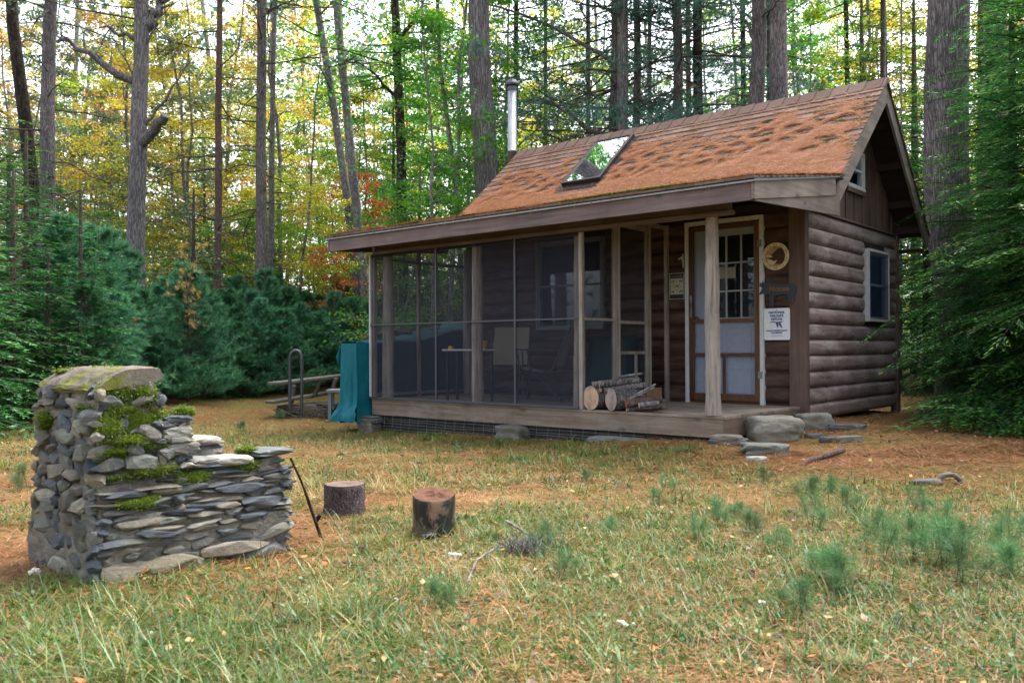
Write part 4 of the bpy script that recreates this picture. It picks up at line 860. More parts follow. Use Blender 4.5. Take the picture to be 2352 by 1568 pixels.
def face(p0, p1, z0, z1, nrm, slate=True, flare=0., seed=0, hmin=.014, hmax=.042, lmin=.06, lmax=.26):
    p0 = np.array(p0, float); p1 = np.array(p1, float); Ln = np.linalg.norm(p1-p0); tg = (p1-p0)/Ln; z = z0; k = seed*1000
    while z < z1-.01:
        h = min(sr.uniform(hmin, hmax)*(1.5 if z < z0+.12 else 1), z1-z+.012); x = -sr.uniform(0, .05)
        while x < Ln:
            l = sr.uniform(lmin, lmax) if slate else sr.uniform(.045, .15); l = min(l, Ln-x+.04)
            if l < .03: break
            if sr.random() > (.07 if slate else .10):
                out_ = flare*(z1-z)/(z1-z0)+sr.uniform(-.012, .012)
                q = p0+tg*(x+l/2)
                stone_at((q[0]+nrm[0]*out_, q[1]+nrm[1]*out_, z+h/2+sr.uniform(-.008, .008)), nrm, (tg[0], tg[1], 0), l*sr.uniform(.98, 1.12), h*(sr.uniform(.85, 1.15) if slate else sr.uniform(.8, 1.25)), sr.uniform(.018, .040), slate, k, sr.gauss(0, .07 if slate else .3)); k += 1
            x += l+sr.uniform(.0, .012)
        z += h*.94
# right long face (x = .1): slates, stepping down
face((gx1-.03, -7.73), (gx1-.03, -7.46), .12, .50, (1, 0, 0), False, .02, 1, .035, .07)
face((gx1-.03, -7.46), (gx1-.03, -7.32), .10, .34, (1, 0, 0), True, .015, 2, lmax=.14)
face((gx1-.03, -7.70), (gx1-.03, -6.78), -.28, .12, (1, 0, 0), True, .02, 3)
face((gx1-.03, -7.70), (gx1-.03, -6.78), -.41, -.28, (1, 0, 0), True, .03, 4, .05, .085, .12, .3)
# left face (y = -7.73): rounder stones
face((gx0+.0, gy0+.015), (gx1-.03, gy0+.015), -.40, .475, (0, -1, 0), False, .035, 5, .035, .08)
face((gx0+.01, gy1), (gx0+.01, gy0), -.40, .47, (-1, 0, 0), False, .04, 6, .04, .09)
# arm ends and far faces
face((-.08, -6.80), (gx1-.02, -6.80), -.40, .10, (0, 1, 0), True, .01, 7); face((-.60, -6.86), (-.42, -6.86), -.40, .12, (0, 1, 0), True, .01, 8)
face((-.42, -7.3), (-.42, -6.86), -.2, .12, (1, 0, 0), True, 0, 9); face((-.61, -7.4), (-.61, -6.86), -.4, .12, (-1, 0, 0), True, 0, 10)
face((gx0+.03, gy1+.08), (gx1-.03, gy1+.08), -.1, .30, (0, 1, 0), False, 0, 12)
# capping flags
def flag(x, y, z, sx, sy, sz, rz, rnd, seed, tx=0, ty=0):
    V, F = rockshape(3, sx, sy, sz, seed, .85, .12); V = V @ rotz(rz).T; V[:, 2] += V[:, 0]*tx+V[:, 1]*ty; st.add(V+(x, y, z), F, rnd)
flag(.01, -6.86, .135, .10, .11, .016, .1, .5, 101); flag(.02, -7.08, .115, .09, .10, .020, -.1, .97, 102); flag(.03, -7.24, .125, .08, .08, .018, .2, .38, 103)
flag(-.50, -6.98, .165, .12, .13, .024, .1, .97, 104); flag(-.5, -6.95, .125, .10, .12, .018, .1, .2, 105); flag(.02, -7.37, .335, .085, .07, .018, 0, .2, 106); flag(.03, -7.37, .27, .085, .075, .035, 0, .92, 107)
flag(.04, -7.35, .20, .08, .08, .03, 0, .35, 108); flag(-.25, -7.36, .32, .2, .08, .02, 0, .55, 109)
for (a_, b_, z_, l_, h_, r_) in ((gx1+.03, -7.64, -.33, .17, .15, .72), (gx1+.035, -7.40, -.31, .34, .10, .68), (gx1+.03, -7.08, -.29, .36, .09, .69), (gx1+.01, -7.5, -.12, .34, .065, .66), (gx1+.015, -7.42, -.165, .30, .05, .12), (gx1+.01, -7.05, -.02, .30, .055, .22), (gx1+.01, -6.92, -.10, .22, .06, .24), (gx1-.005, -7.5, .14, .30, .055, .74), (gx1, -7.33, .02, .24, .04, .3), (gx1+.01, -7.2, -.07, .26, .045, .15)):
    stone_at((a_-.02, b_, z_), (1, 0, 0), (0, 1, 0), l_, h_, .035, True, int(z_*1000)+900, sr.gauss(-.02, .05), r_)
for (a_, z_, l_, h_, r_) in ((-.02, .20, .13, .10, .82), (-.20, .27, .11, .07, .9), (-.28, .10, .10, .085, .65), (-.15, -.02, .13, .10, .5), (-.38, -.05, .12, .09, .88), (-.05, -.14, .15, .10, .58), (-.25, -.30, .26, .10, .95), (-.45, .25, .09, .08, .45), (.03, .36, .14, .08, .3)):
    stone_at((a_, gy0-.015, z_), (0, -1, 0), (1, 0, 0), l_, h_, .045, False, int(a_*1000)+1900, sr.gauss(0, .15), r_)
obj('fieldstone', loc_(st), M['stone'], grill, False)
cap = B(); ny_, nx_ = 40, 50; prof = np.array([(-.004, .462), (-.014, .478), (-.004, .494), (.04, .528), (.08, .556), (.115, .568), (.20, .574), (.272, .572), (.285, .545), (.28, .515), (.2, .49), (.01, .466), (-.004, .462)])
pp_ = path_at_(prof, np.linspace(0, 1, 70)); xx_ = np.linspace(gx0-.005, gx1-.005, nx_); XX, II = np.meshgrid(xx_, np.arange(70), indexing='ij')
ed_ = 1-.25*np.exp(-((xx_-xx_[0])/.03)**2)-.12*np.exp(-((xx_-xx_[-1])/.02)**2)
Yc = gy0+pp_[II, 0]+(vnoise(XX*4, pp_[II, 1]*9, 1, 5)-.5)*.03+(vnoise(XX*22, II*.5, 1, 6)-.5)*.010; Zc = .51+(pp_[II, 1]-.51)*ed_[:, None]+(vnoise(XX*5, II*.12, 1, 7)-.5)*.022+(vnoise(XX*26, II*.6, 1, 8)-.5)*.008
i, j = np.meshgrid(np.arange(nx_-1), np.arange(69), indexing='ij'); cap.add(np.stack([XX, Yc, Zc], -1).reshape(-1, 3), np.stack([i*70+j, (i+1)*70+j, (i+1)*70+j+1, i*70+j+1], -1).reshape(-1, 4))
cap.add(np.stack([XX[-1], Yc[-1], Zc[-1]], -1), [tuple(range(69))]); cap.add(np.stack([XX[0], Yc[0], Zc[0]], -1), [tuple(range(68, -1, -1))])
k = N('lichen_stained_cap'); v = k.coord(); g = k.noise(v, 9, 8, .7); f = k.noise(v, 60, 6, .7); c = k.ramp(g, [(.3, (.06, .05, .042)), (.55, (.14, .12, .105)), (.8, (.24, .215, .19))]); li = k.noise(v, 5, 7, .7)
c = k.mix(k.ramp(li, [(.50, (0, 0, 0)), (.6, (1, 1, 1))]), c, (.13, .14, .025)); k.pbr(c, .95, k.bump(k.math('ADD', g, f), .7, .01), spec=.1); M['cap'] = k.mt
obj('cap_slab', loc_(cap), M['cap'], grill, True)
mo = B(); mb = B(); mr = np.random.default_rng(5)
def moss(c, sx, sy, sz, n, seed):
    V, F = rockshape(3, sx, sy, sz, seed, .1, .45); mo.add(V+np.array(c), F)
    idx = mr.integers(0, len(V), n); p = V[idx]+mr.normal(0, .006, (n, 3)); d = V[idx]/np.linalg.norm(V[idx], axis=1)[:, None]+mr.normal(0, .5, (n, 3)); l = mr.uniform(.004, .011, (n, 1))
    q = p+d*l; s_ = np.cross(d, mr.normal(0, 1, (n, 3))); s_ /= np.linalg.norm(s_, axis=1)[:, None]; s_ *= .002
    VV = np.stack([p-s_, p+s_, q], 1).reshape(-1, 3)+np.array(c); mb.add(VV, np.arange(3*n).reshape(-1, 3), np.clip(mr.random(n)*.7+.3*(p[:, 2]/sz > 0), 0, 1))
# on right face upper and on ledges
for (c, s_, n_, sd_) in (((gx1-.01, -7.60, .47), (.035, .09, .055), 2600, 1), ((gx1, -7.52, .455), (.03, .05, .045), 1400, 2), ((gx1, -7.63, .385), (.03, .06, .02), 900, 3), ((gx1+.01, -7.68, .31), (.035, .05, .05), 1500, 4), ((gx1+.01, -7.6, .255), (.04, .10, .02), 1500, 5),
    ((gx1-.05, -7.49, .37), (.03, .04, .03), 1000, 6), ((gx1-.02, -7.42, .345), (.03, .05, .014), 900, 7), ((gx1+.015, -7.48, .115), (.03, .10, .018), 1400, 8), ((gx1, -7.62, .10), (.03, .10, .010), 900, 9), ((gx1+.01, -7.65, .215), (.035, .07, .012), 700, 10),
    ((-.3, gy0+.03, .50), (.06, .03, .010), 700, 11), ((-.46, -7.60, .55), (.05, .09, .010), 1200, 12), ((0, -6.98, .15), (.05, .04, .02), 700, 13), ((-.05, gy0-.01, .40), (.10, .025, .012), 700, 14), ((gx1, -7.45, .22), (.03, .09, .014), 800, 15), ((-.2, -7.57, .56), (.14, .04, .008), 900, 16), ((-.42, gy0-.04, .33), (.03, .03, .04), 500, 17), ((gx1+.02, -7.55, -.02), (.02, .1, .02), 400, 18), ((.08, -7.33, .36), (.04, .05, .02), 700, 19), ((gx1+.01, -7.0, .085), (.02, .05, .015), 400, 20), ((gx1-.005, -7.55, .33), (.02, .12, .05), 900, 21), ((gx1-.0, -7.66, .16), (.02, .06, .04), 500, 22), ((gx1-.0, -7.38, .18), (.02, .06, .03), 500, 23), ((gx1-.0, -7.05, .10), (.03, .05, .012), 500, 24), ((gx1+.012, -7.3, .06), (.018, .08, .02), 500, 25)):
    s_ = (s_[0]*.75, s_[1], s_[2]*(1.3 if s_[2] < .03 else 1)) if abs(c[0]-gx1) < .03 else s_; c2 = np.array(c)+((-.022, 0, 0) if abs(c[0]-gx1) < .03 else (0, .02, 0)); moss(c2, *s_, int(n_*1.5), sd_)
mobj = obj('moss', loc_(mo), M['moss'], grill, True); obj('moss_fuzz', loc_(mb), M['mossblade'], mobj)
# iron rod leaning on the wall end
p0 = GP(742, 1238); b = B().tube([(.10, -6.77, .10), (.12, -6.72, -.02), p0*.45+np.array((.10, -6.77, .10))*.55+(.0, .01, -.01), p0+(0, 0, -.02)], [.006, .006, .008, .009], 7, lump=.2, seed=2).tube([p0+(-.03, -.02, .10), p0+(-.01, -.01, .13)], .012, 6)
tag(obj('iron_poker', b, M['bark_dark'], smooth=True), 'thin dark rod leaning on the end of the stone barbecue', 'rod')
# stumps
def stump(p, r, h, label, mats, seed, tilt=0., topmat='cut_red'):
    t = thing('log_stump', p, label, 'log stump', 'cut log rounds in the grass'); n = 48; a = np.arange(n)/n*6.2832
    rr = r*(1+(vnoise(np.cos(a)*1.5+seed, np.sin(a)*1.5, 1, seed)-.5)*.24+(vnoise(np.cos(a)*4+seed, np.sin(a)*4, 1, seed+1)-.5)*.10+(vnoise(np.cos(a)*9+seed, np.sin(a)*9, 1, seed+3)-.5)*.06); V = []
    zs = [-.04, 0, .05, h*.5, h*.85, h-.008, h]
    for i, z in enumerate(zs):
        q = rr*(1.06 if i < 2 else 1)*(.975 if i == len(zs)-1 else 1)
        for j in range(n): V.append((q[j]*math.cos(a[j]), q[j]*math.sin(a[j]), z+(tilt*q[j]*math.cos(a[j]+4.0) if z > .06 else 0)))
    b = B(); F = np.array([(i*n+j, i*n+(j+1) % n, (i+1)*n+(j+1) % n, (i+1)*n+j) for i in range(len(zs)-1) for j in range(n)]); b.add(V, F); obj('bark', b, mats, t, True)
    b = B(); VV = []; K = 8
    for i in range(K+1):
        for j in range(n): f_ = i/K; q = rr[j]*.97*f_; x, y = q*math.cos(a[j]), q*math.sin(a[j]); VV.append((x, y, h+.001+tilt*q*math.cos(a[j]+4.0)+(vnoise(x*20, y*60, 1, seed)-.5)*.012*(1-f_**4)*(4 if tilt else 1)))
    b.add(VV, np.array([(i*n+j, (i+1)*n+j, (i+1)*n+(j+1) % n, i*n+(j+1) % n) for i in range(K) for j in range(n)])); obj('cut_top', b, M[topmat], t, True); return t
M['bark_stump'] = barkmat('flaky_purple_bark', (.02, .016, .018), (.085, .068, .072), (.19, .16, .165), 55, .8, .8, .25); M['cut_dull'] = cutmat('dull_brown_cut', (.14, .095, .08))
s1 = stump(GP(793, 1176), .122, .175, 'purplish grey barked log round standing upright in the grass, nearest the barbecue', M['bark_stump'], 4, topmat='cut_dull')
k = N('charred_stump_bark'); v = k.coord((1, 1, .4)); g = k.noise(v, 16, 8, .7); big = k.noise(k.coord((1, 1, .6)), 3.6, 5, .65, .6); c = k.ramp(g, [(.3, (.05, .03, .02)), (.5, (.19, .12, .075)), (.8, (.33, .23, .16))]); ch = k.ramp(big, [(.47, (1, 1, 1)), (.54, (0, 0, 0))])
c = k.mix(ch, c, (.010, .009, .011)); rg = k.math('SUBTRACT', .85, k.math('MULTIPLY', ch, .5)); k.pbr(c, rg, k.bump(g, 1, .015), spec=.5); M['charred'] = k.mt
M['cut_orange'] = cutmat('split_orange_heartwood', (.10, .048, .030))
q0 = GP(997, 1226); s2 = stump(q0, .112, .215, 'charred and split log round with orange top in the grass', M['charred'], 9, .22, 'cut_orange')
b = B(); V, F = rockshape(3, .04, .05, .028, 78, .3, .4); b.add(V+(.085, -.115, .015), F)
kk = N('wet_char'); gg = kk.noise(kk.coord(), 40, 7, .7); cc = kk.ramp(gg, [(.3, (.004, .004, .006)), (.75, (.03, .028, .035))]); kk.pbr(cc, .25, kk.bump(gg, 1, .012), spec=.8); obj('charred_lump', b, kk.mt, s2, True)
# branch and debris on the ground
a_, c_ = GP(1846, 1068), GP(1936, 1047); log(a_+(0, 0, .02), c_+(0, 0, .05), .020, 'short thick dead branch on the needles right of the step stones', bark='bark_red', group=None, cat='branch', name='fallen_branch', n=12, lump=.2, r2=.026, seed=40)
a_, c_ = GP(2098, 1112), GP(2185, 1110)
t = thing('driftwood_knot', (a_+c_)/2, 'hollow curled grey driftwood knot on the needles at the right', 'driftwood')
b = B(); V, F = rockshape(3, .11, .05, .03, 55, .1, .3); b.add(V @ rotz(.7).T+(-.03, -.03, .01), F); an = np.linspace(-.3, 3.3, 14); b.tube(np.stack([.09+.055*np.cos(an), .07+.045*np.cos(an), .01+.055*np.sin(an)], -1), .017, 9, lump=.3, seed=3); obj('knot_wood', b, M['greywood'], t, True)
def twig(pts, r, label):
    return tag(obj('fallen_twig', B().tube(pts, np.linspace(r, r*.4, len(pts)), 6), M['bark_smooth'], smooth=True), label, 'twig')
def gp(px, py, h=0.): return GP(px, py)+(0, 0, h)
twig([gp(1072, 1345, .01), gp(1095, 1300, .03), gp(1140, 1280, .05), gp(1165, 1272, .04)], .006, 'bent grey twig lying left of the dead brush tuft')
twig([gp(1165, 1222, .06), gp(1200, 1240, .05), gp(1245, 1260, .02)], .008, 'straight grey twig pointing at the dead brush tuft')
b = B()
c0 = gp(1205, 1275)
for k in range(130):
    a = random.uniform(0, 6.28); rr_ = random.uniform(0, .12); p = c0+(rr_*math.cos(a), rr_*math.sin(a), 0); h = random.uniform(.03, .11); e = p+(random.uniform(-.09, .09), random.uniform(-.09, .09), h); b.tube([p, (p+e)/2+(0, 0, .015), e], [.002, .0016, .001], 4, cap=False)
tag(obj('dead_brush', b, M['bark_smooth']), 'tuft of fine dead grey brush in the grass right of the charred stump', 'brush')
# ---------------------------------------------------------------- weathered picnic bench, pipe, box bench and brush left of the porch
DB = 13.6
def PB(px, py, d=DB): return P(px, py, d)
t = thing('picnic_bench', PB(700, 930), 'broken weathered plank bench with moss beyond the porch', 'bench'); org = np.array(t.location)
def lb(b): b.V = [v-org.astype(np.float32) for v in b.V]; return b
obj('top_plank', lb(B().beam(PB(627, 881, 13.2), PB(800, 861, 14.6), .26, .045)), M['greywood'], t, bevel=.006)
obj('seat_plank', lb(B().beam(PB(619, 924, 13.0), PB(705, 909, 13.6), .2, .045).beam(PB(700, 912, 13.9), PB(775, 898, 14.5), .2, .04)), M['greywood'], t, bevel=.006)
for (xa, ya, xb, yb) in ((722, 910, 734, 876), (762, 903, 772, 868), (668, 930, 676, 885)): obj('leg', lb(B().beam(PB(xa, ya, 13.9), PB(xb, yb, 13.9), .09, .05)), M['greywood'], t, bevel=.005)
e1, e2 = PB(666, 930, 13.1), PB(693, 940, 13.1); dz = lambda q, z: np.array([q[0], q[1], z])
gz1 = float(gz(e1[0], e1[1])); w3 = (e2-e1); w3[2] = 0; top = PB(680, 803, 13.1)[2]
pts = [dz(e1, gz1-.05), dz(e1, top-.13)]+[dz(e1+w3*(.5-.5*math.cos(a)), top-.13+.12*math.sin(a)) for a in np.linspace(.35, 2.79, 7)]+[dz(e2, top-.13), dz(e2, gz1-.08)]
tag(obj('bent_pipe_rail', B().tube(pts, .025, 12), M['galvdark'], smooth=True), 'tall dark inverted U shaped metal pipe standing by the broken bench', 'pipe rail')
bx0 = G2(778, 13.0); t = thing('box_bench', bx0, 'grey plastic trestle stand beside the teal tarpaulin', 'trestle', rz=.75)
b = B(); b.prism([(-.16, 0), (-.07, 0), (-.06, .42), (-.13, .42)], 0, -.14, -.09); b.prism([(.16, 0), (.07, 0), (.06, .42), (.13, .42)], 0, -.14, -.09); b.box(-.135, -.095, -.07, .07, .10, .16); obj('trestle_leg', b, M['tool'], t, bevel=.005)
b = B(); b.prism([(-.16, 0), (-.07, 0), (-.06, .42), (-.13, .42)], 0, .28, .33); b.prism([(.16, 0), (.07, 0), (.06, .42), (.13, .42)], 0, .28, .33); obj('trestle_leg', b, M['tool'], t, bevel=.005)
b = B(); b.box(-.16, .35, -.17, .17, .421, .47); obj('trestle_top', b, M['tool'], t, bevel=.01)
c0 = G2(725, 13.3); b = B()
for k in range(260):
    a = random.uniform(-.4, .4)+.65; s_ = random.uniform(-.55, .6); p = c0+np.array([s_*math.cos(.7), s_*math.sin(.7), random.uniform(.0, .16)])+np.array([random.uniform(-.2, .2), random.uniform(-.25, .1), 0]); l = random.uniform(.1, .5)
    dr = np.array([math.cos(a), math.sin(a), random.uniform(-.5, .35)]); b.tube([p, p+dr*l*.5+(0, 0, random.uniform(-.02, .04)), p+dr*l], [.006, .004, .002], 4, cap=False)
tag(obj('brush_pile', b, M['twig']), 'low heap of dead branches under the broken bench', 'brush pile', kind=None)
V, F = rockshape(4, .35, .2, .12, 91, .1, .35); b = B(); b.add(V @ rotz(.7).T, F); o = tag(obj('plastic_bag', b, M['fabric_black'], smooth=True), 'crumpled black plastic sheet in the brush under the bench', 'plastic sheet'); o.location = tuple(G2(735, 13.7)+(0, 0, .08))
V, F = rockshape(4, .3, .16, .10, 92, .9, .05); b = B(); b.add(V @ rotz(.7).T, F); o = tag(obj('grey_block', b, M['greywood']), 'pale block standing under the pipe rail', 'block'); o.location = tuple(G2(683, 13.5)+(0, 0, .08))

for k_, (px, py, r_, lb_) in enumerate(((1045, 1282, .022, 'pale crumbly fungus lump in the grass below the charred stump'), (1750, 1394, .016, 'small white fungus in the grass at the right'), (910, 1390, .014, 'small white fungus in the grass right of the barbecue'), (1435, 1440, .018, 'small white fungus low in the middle of the grass'), (82, 1322, .025, 'white fungus at the left foot of the stone barbecue'))):
    b = B(); fr_ = np.random.default_rng(k_)
    for q_ in range(5): V, F = rockshape(2, r_*.6, r_*.5, r_*.45, k_*7+q_, .1, .3); b.add(V+fr_.normal(0, r_*.6, 3)*np.array([1, 1, .2])+(0, 0, r_*.3), F)
    o = tag(obj('fungus', b, M['paper_white'] if 'paper_white' in M else M.setdefault('paper_white', plain('fungus_white', (.62, .58, .52), .9, bump=.5)), smooth=True), lb_, 'fungus'); o.location = tuple(GP(px, py)+(0, 0, .012))
# ---------------------------------------------------------------- vegetation
def unit(v): return v/(np.linalg.norm(v, axis=-1, keepdims=True)+1e-9)
def leafquads(b, C, Nn, size, rnd, rg, asp=.62):
    n = len(C); t = unit(np.cross(Nn, rg.normal(0, 1, (n, 3)))); s = unit(np.cross(Nn, t)); sz = (size*rg.uniform(.65, 1.3, n))[:, None]
    V = np.stack([C-t*sz*.5, C+s*sz*.5*asp, C+t*sz*.5, C-s*sz*.5*asp], 1).reshape(-1, 3); b.add(V, np.arange(4*n).reshape(-1, 4), rnd)
def branch_path(p, d, l, n, rg, droop=0., wig=.15, up=0.):
    P_ = [np.array(p, float)]; d = np.array(d, float); st = l/n
    for i in range(n): d = d+rg.normal(0, wig, 3)*.5+np.array([0, 0, (up-droop)])*(i+1)/n*.25; d /= np.linalg.norm(d); P_.append(P_[-1]+d*st)
    return np.array(P_)
def path_at(pts, t):
    t = np.clip(np.asarray(t), 0, .9999)*(len(pts)-1); i = t.astype(int); f = (t-i)[:, None]; return pts[i]*(1-f)+pts[i+1]*f
# deciduous tree: returns wood bmesh and leaf bmesh
def decid(seed, h=11, r=.09, h0=1.0, nb=34, bl=2.6, leaf=.095, per=170, lean=(0, 0), flat=.12, wood_n=7):
    rg = np.random.default_rng(seed); wd = B(); lf = B(); k = 12; t = np.linspace(0, 1, k)
    tr = np.stack([lean[0]*t+(vnoise(t*3, t*0+seed, 1, seed)-.5)*1.3*t, lean[1]*t+(vnoise(t*3, t*0+seed+9, 1, seed)-.5)*1.3*t, -.25+(h+.25)*t], -1)
    wd.tube(tr, r*(1-.85*t)+.008, wood_n+2)
    C = []; 
    for i in range(nb):
        f = h0/h+(1-h0/h)*((i+rg.random())/nb)**.9; p = path_at(tr, [f])[0]; a = rg.uniform(0, 6.28); el = rg.uniform(.1, .75); l = bl*(1.1-.75*f)*rg.uniform(.55, 1.15)
        d = np.array([math.cos(a)*math.cos(el), math.sin(a)*math.cos(el), math.sin(el)]); pa = branch_path(p, d, l, 6, rg, droop=.5, wig=.25)
        wd.tube(pa, np.linspace(r*.28*(1.1-f)+.005, .004, 7), 5, cap=False)
        subs = [pa]
        for q in range(5):
            p2 = path_at(pa, [rg.uniform(.25, .95)])[0]; a2 = a+rg.normal(0, .9); d2 = np.array([math.cos(a2), math.sin(a2), rg.uniform(-.15, .35)]); sp = branch_path(p2, unit(d2), l*rg.uniform(.25, .5), 4, rg, droop=.4, wig=.2); subs.append(sp); wd.tube(sp, [.007, .005, .004, .003, .002], 4, cap=False)
        for j, sp in enumerate(subs):
            m_ = int(per/6*(1.6 if j == 0 else 1)); tt = rg.uniform(.3 if j == 0 else .1, 1.02, m_); c = path_at(sp, tt)+rg.normal(0, 1, (m_, 3))*np.array([.15, .15, flat*.6]); C.append(c)
    C = np.concatenate(C); n = len(C); Nn = unit(rg.normal(0, .55, (n, 3))+np.array([0, 0, 1.]))
    cl = vnoise(C[:, 0]*1.2, C[:, 1]*1.2+C[:, 2]*1.4, 1, seed); leafquads(lf, C, Nn, leaf, np.clip(cl*1.1-.05+rg.normal(0, .16, n), 0, 1), rg); return wd, lf
def needles_tuft(b, C, D, nper, ln, wd_, rg, spread=.55, rnd0=None):
    n = len(C); k = n*nper; c = np.repeat(C, nper, 0)+rg.normal(0, .008, (k, 3)); d = unit(np.repeat(D, nper, 0)+rg.normal(0, spread, (k, 3))); l = ln*rg.uniform(.7, 1.2, (k, 1)); s = unit(np.cross(d, rg.normal(0, 1, (k, 3))))*wd_/2
    V = np.stack([c-s, c+s, c+d*l], 1).reshape(-1, 3); base = rg.uniform(0, 1, k) if rnd0 is None else np.clip(np.repeat(rnd0, nper)+rg.normal(0, .15, k), 0, 1); b.add(V, np.arange(3*k).reshape(-1, 3), base)
def pine_sapling(seed, h=2.8, rad=1.15, wh=13, br=6, tw=8, ln=.13, wd_=.0095, nper=14):
    rg = np.random.default_rng(seed); w_ = B(); nd = B(); w_.tube([(0, 0, -.1), (.02, 0, h*.5), (0, .01, h)], [.03, .018, .006], 6); Cs, Ds, R0 = [], [], []
    for i in range(wh):
        f = (i+.3)/wh; z = .04+f*h*.97
        for q in range(br+(i % 2)):
            a = rg.uniform(0, 6.28); l = rad*(1.02-f)**.8*rg.uniform(.7, 1.15)+.08; el = .15+.75*f; d = np.array([math.cos(a)*math.cos(el), math.sin(a)*math.cos(el), math.sin(el)]); pa = branch_path((0, 0, z), d, l, 5, rg, droop=-.6, wig=.12)
            w_.tube(pa, np.linspace(.010, .003, 6), 4, cap=False); T = unit(pa[-1]-pa[0])
            for j in range(tw):
                tt = rg.uniform(.3, 1.0); p = path_at(pa, [tt])[0]; a2 = a+rg.choice([-1, 1])*rg.uniform(.3, 1.1); tl = l*.32*rg.uniform(.5, 1); d2 = unit(np.array([math.cos(a2)*.9, math.sin(a2)*.9, rg.uniform(.1, .6)])); 
                for s_ in (.25, .6, 1.): Cs.append(p+d2*tl*s_); Ds.append(d2+(0, 0, .25)); R0.append(rg.normal(.45+.25*(s_ == 1.), .18))
            for s_ in (.55, .8, 1.): Cs.append(path_at(pa, [s_])[0]); Ds.append(T+(0, 0, .3)); R0.append(.6)
    Cs.append(np.array([0, 0, h])); Ds.append(np.array([0, 0, 1.])); R0.append(.6)
    needles_tuft(nd, np.array(Cs), unit(np.array(Ds)), nper, ln, wd_, rg, .5, np.clip(np.array(R0), 0, .92)); return w_, nd
def sprays(b, w_, p, d, l, rg, fl=.055, fw=.012, step=.03, droop=.5, tone=0., dens=1.):
    """a flat conifer bough: side twigs in the plane of the bough, each with small needle fronds"""
    pa = branch_path(p, d, l, 9, rg, droop=droop, wig=.07); w_.tube(pa, np.linspace(.004+.006*l, .002, 10), 5, cap=False)
    nt_ = max(4, int(l/.055*dens)); t = (np.arange(nt_)+rg.random(nt_))/nt_*.88+.12; P0 = path_at(pa, t); T = unit(path_at(pa, t+.03)-P0+1e-6); side = unit(np.cross(T, np.array([0, 0, 1.]))); sg = np.where(np.arange(nt_) % 2, 1., -1.)[:, None]
    tl = (l*.42*np.sin(np.clip(t*1.1+.25, 0, 1)*3.1)**.7*rg.uniform(.6, 1.1, nt_)+.05); D2 = unit(T*rg.uniform(.5, 1.0, (nt_, 1))+side*sg+np.array([0, 0, -.12])+rg.normal(0, .12, (nt_, 3)))
    Cs, Ds, Ss, R_ = [], [], [], []
    for i in range(nt_):
        m_ = max(3, int(tl[i]/step)); s_ = (np.arange(m_)+.5)/m_; c = P0[i]+D2[i]*(s_*tl[i])[:, None]+np.array([0, 0, -1.])*(s_**2*tl[i]*.18)[:, None]; s2 = unit(np.cross(D2[i], np.array([0, 0, 1.]))); g = np.where(np.arange(m_) % 2, 1., -1.)[:, None]
        Cs.append(c); Ds.append(unit(D2[i]+s2*g*.75+rg.normal(0, .15, (m_, 3)))); Ss.append(np.full(m_, fl)*(1.15-.5*s_)); R_.append(np.clip(rg.normal(.33+tone, .13, m_)+.42*s_*t[i], 0, 1))
    C = np.concatenate(Cs); D = np.concatenate(Ds); S = np.concatenate(Ss)[:, None]*rg.uniform(.7, 1.25, (len(C), 1)); n = len(C); up = unit(rg.normal(0, .35, (n, 3))+np.array([0, 0, 1.])); sd_ = unit(np.cross(D, up))*fw/2*rg.uniform(.7, 1.3, (n, 1))
    V = np.stack([C-D*S*.25, C+sd_+D*S*.2, C+D*S, C-sd_+D*S*.2], 1).reshape(-1, 3); b.add(V, np.arange(4*n).reshape(-1, 4), np.concatenate(R_))
    return pa
def hemlock(seed, h=9., rad=2.4, nb=120, h0=.1, fl=.055, fw=.012, step=.03, dens=1., low_droop=.9):
    rg = np.random.default_rng(seed); w_ = B(); nd = B(); t = np.linspace(0, 1, 8); w_.tube(np.stack([t*0, t*0, -.2+t*(h+.2)], -1), .02+.014*h*(1-t), 9)
    for i in range(nb):
        f = ((i+rg.random())/nb); z = h0+f*(h-h0-.1); a = i*2.39996+rg.normal(0, .3); l = rad*(1-f)**.75*rg.uniform(.65, 1.12)+.12; el = -.12+.55*f+rg.normal(0, .1)
        sprays(nd, w_, (0, 0, z), np.array([math.cos(a)*math.cos(el), math.sin(a)*math.cos(el), math.sin(el)]), l, rg, fl, fw, step, low_droop*(1-f)*.6+.25, rg.normal(0, .09), dens)
    return w_, nd
class Tree:      # keeps the meshes of one tree so copies can share them
    def __init__(s, nm, w_, lf, bark, foliage, crown='crown', stem='trunk'):
        s.nm, s.crown, s.stem = nm, crown, stem; s.wm = w_.mesh(stem, [M[bark]], True); s.lm = lf.mesh(crown, [M[foliage]]); 
    def place(s, p, rz, sc, label, cat='tree', group=None, foliage=None, bark=None, szz=1.):
        t = thing(s.nm, p, label, cat, group, rz); t.scale = (sc, sc, sc*szz)
        a = obj(s.stem, s.wm, None, t); c = obj(s.crown, s.lm, None, t)
        for o, m_ in ((a, bark), (c, foliage)):
            if m_: o.material_slots[0].link = 'OBJECT'; o.material_slots[0].material = M[m_]
        return t
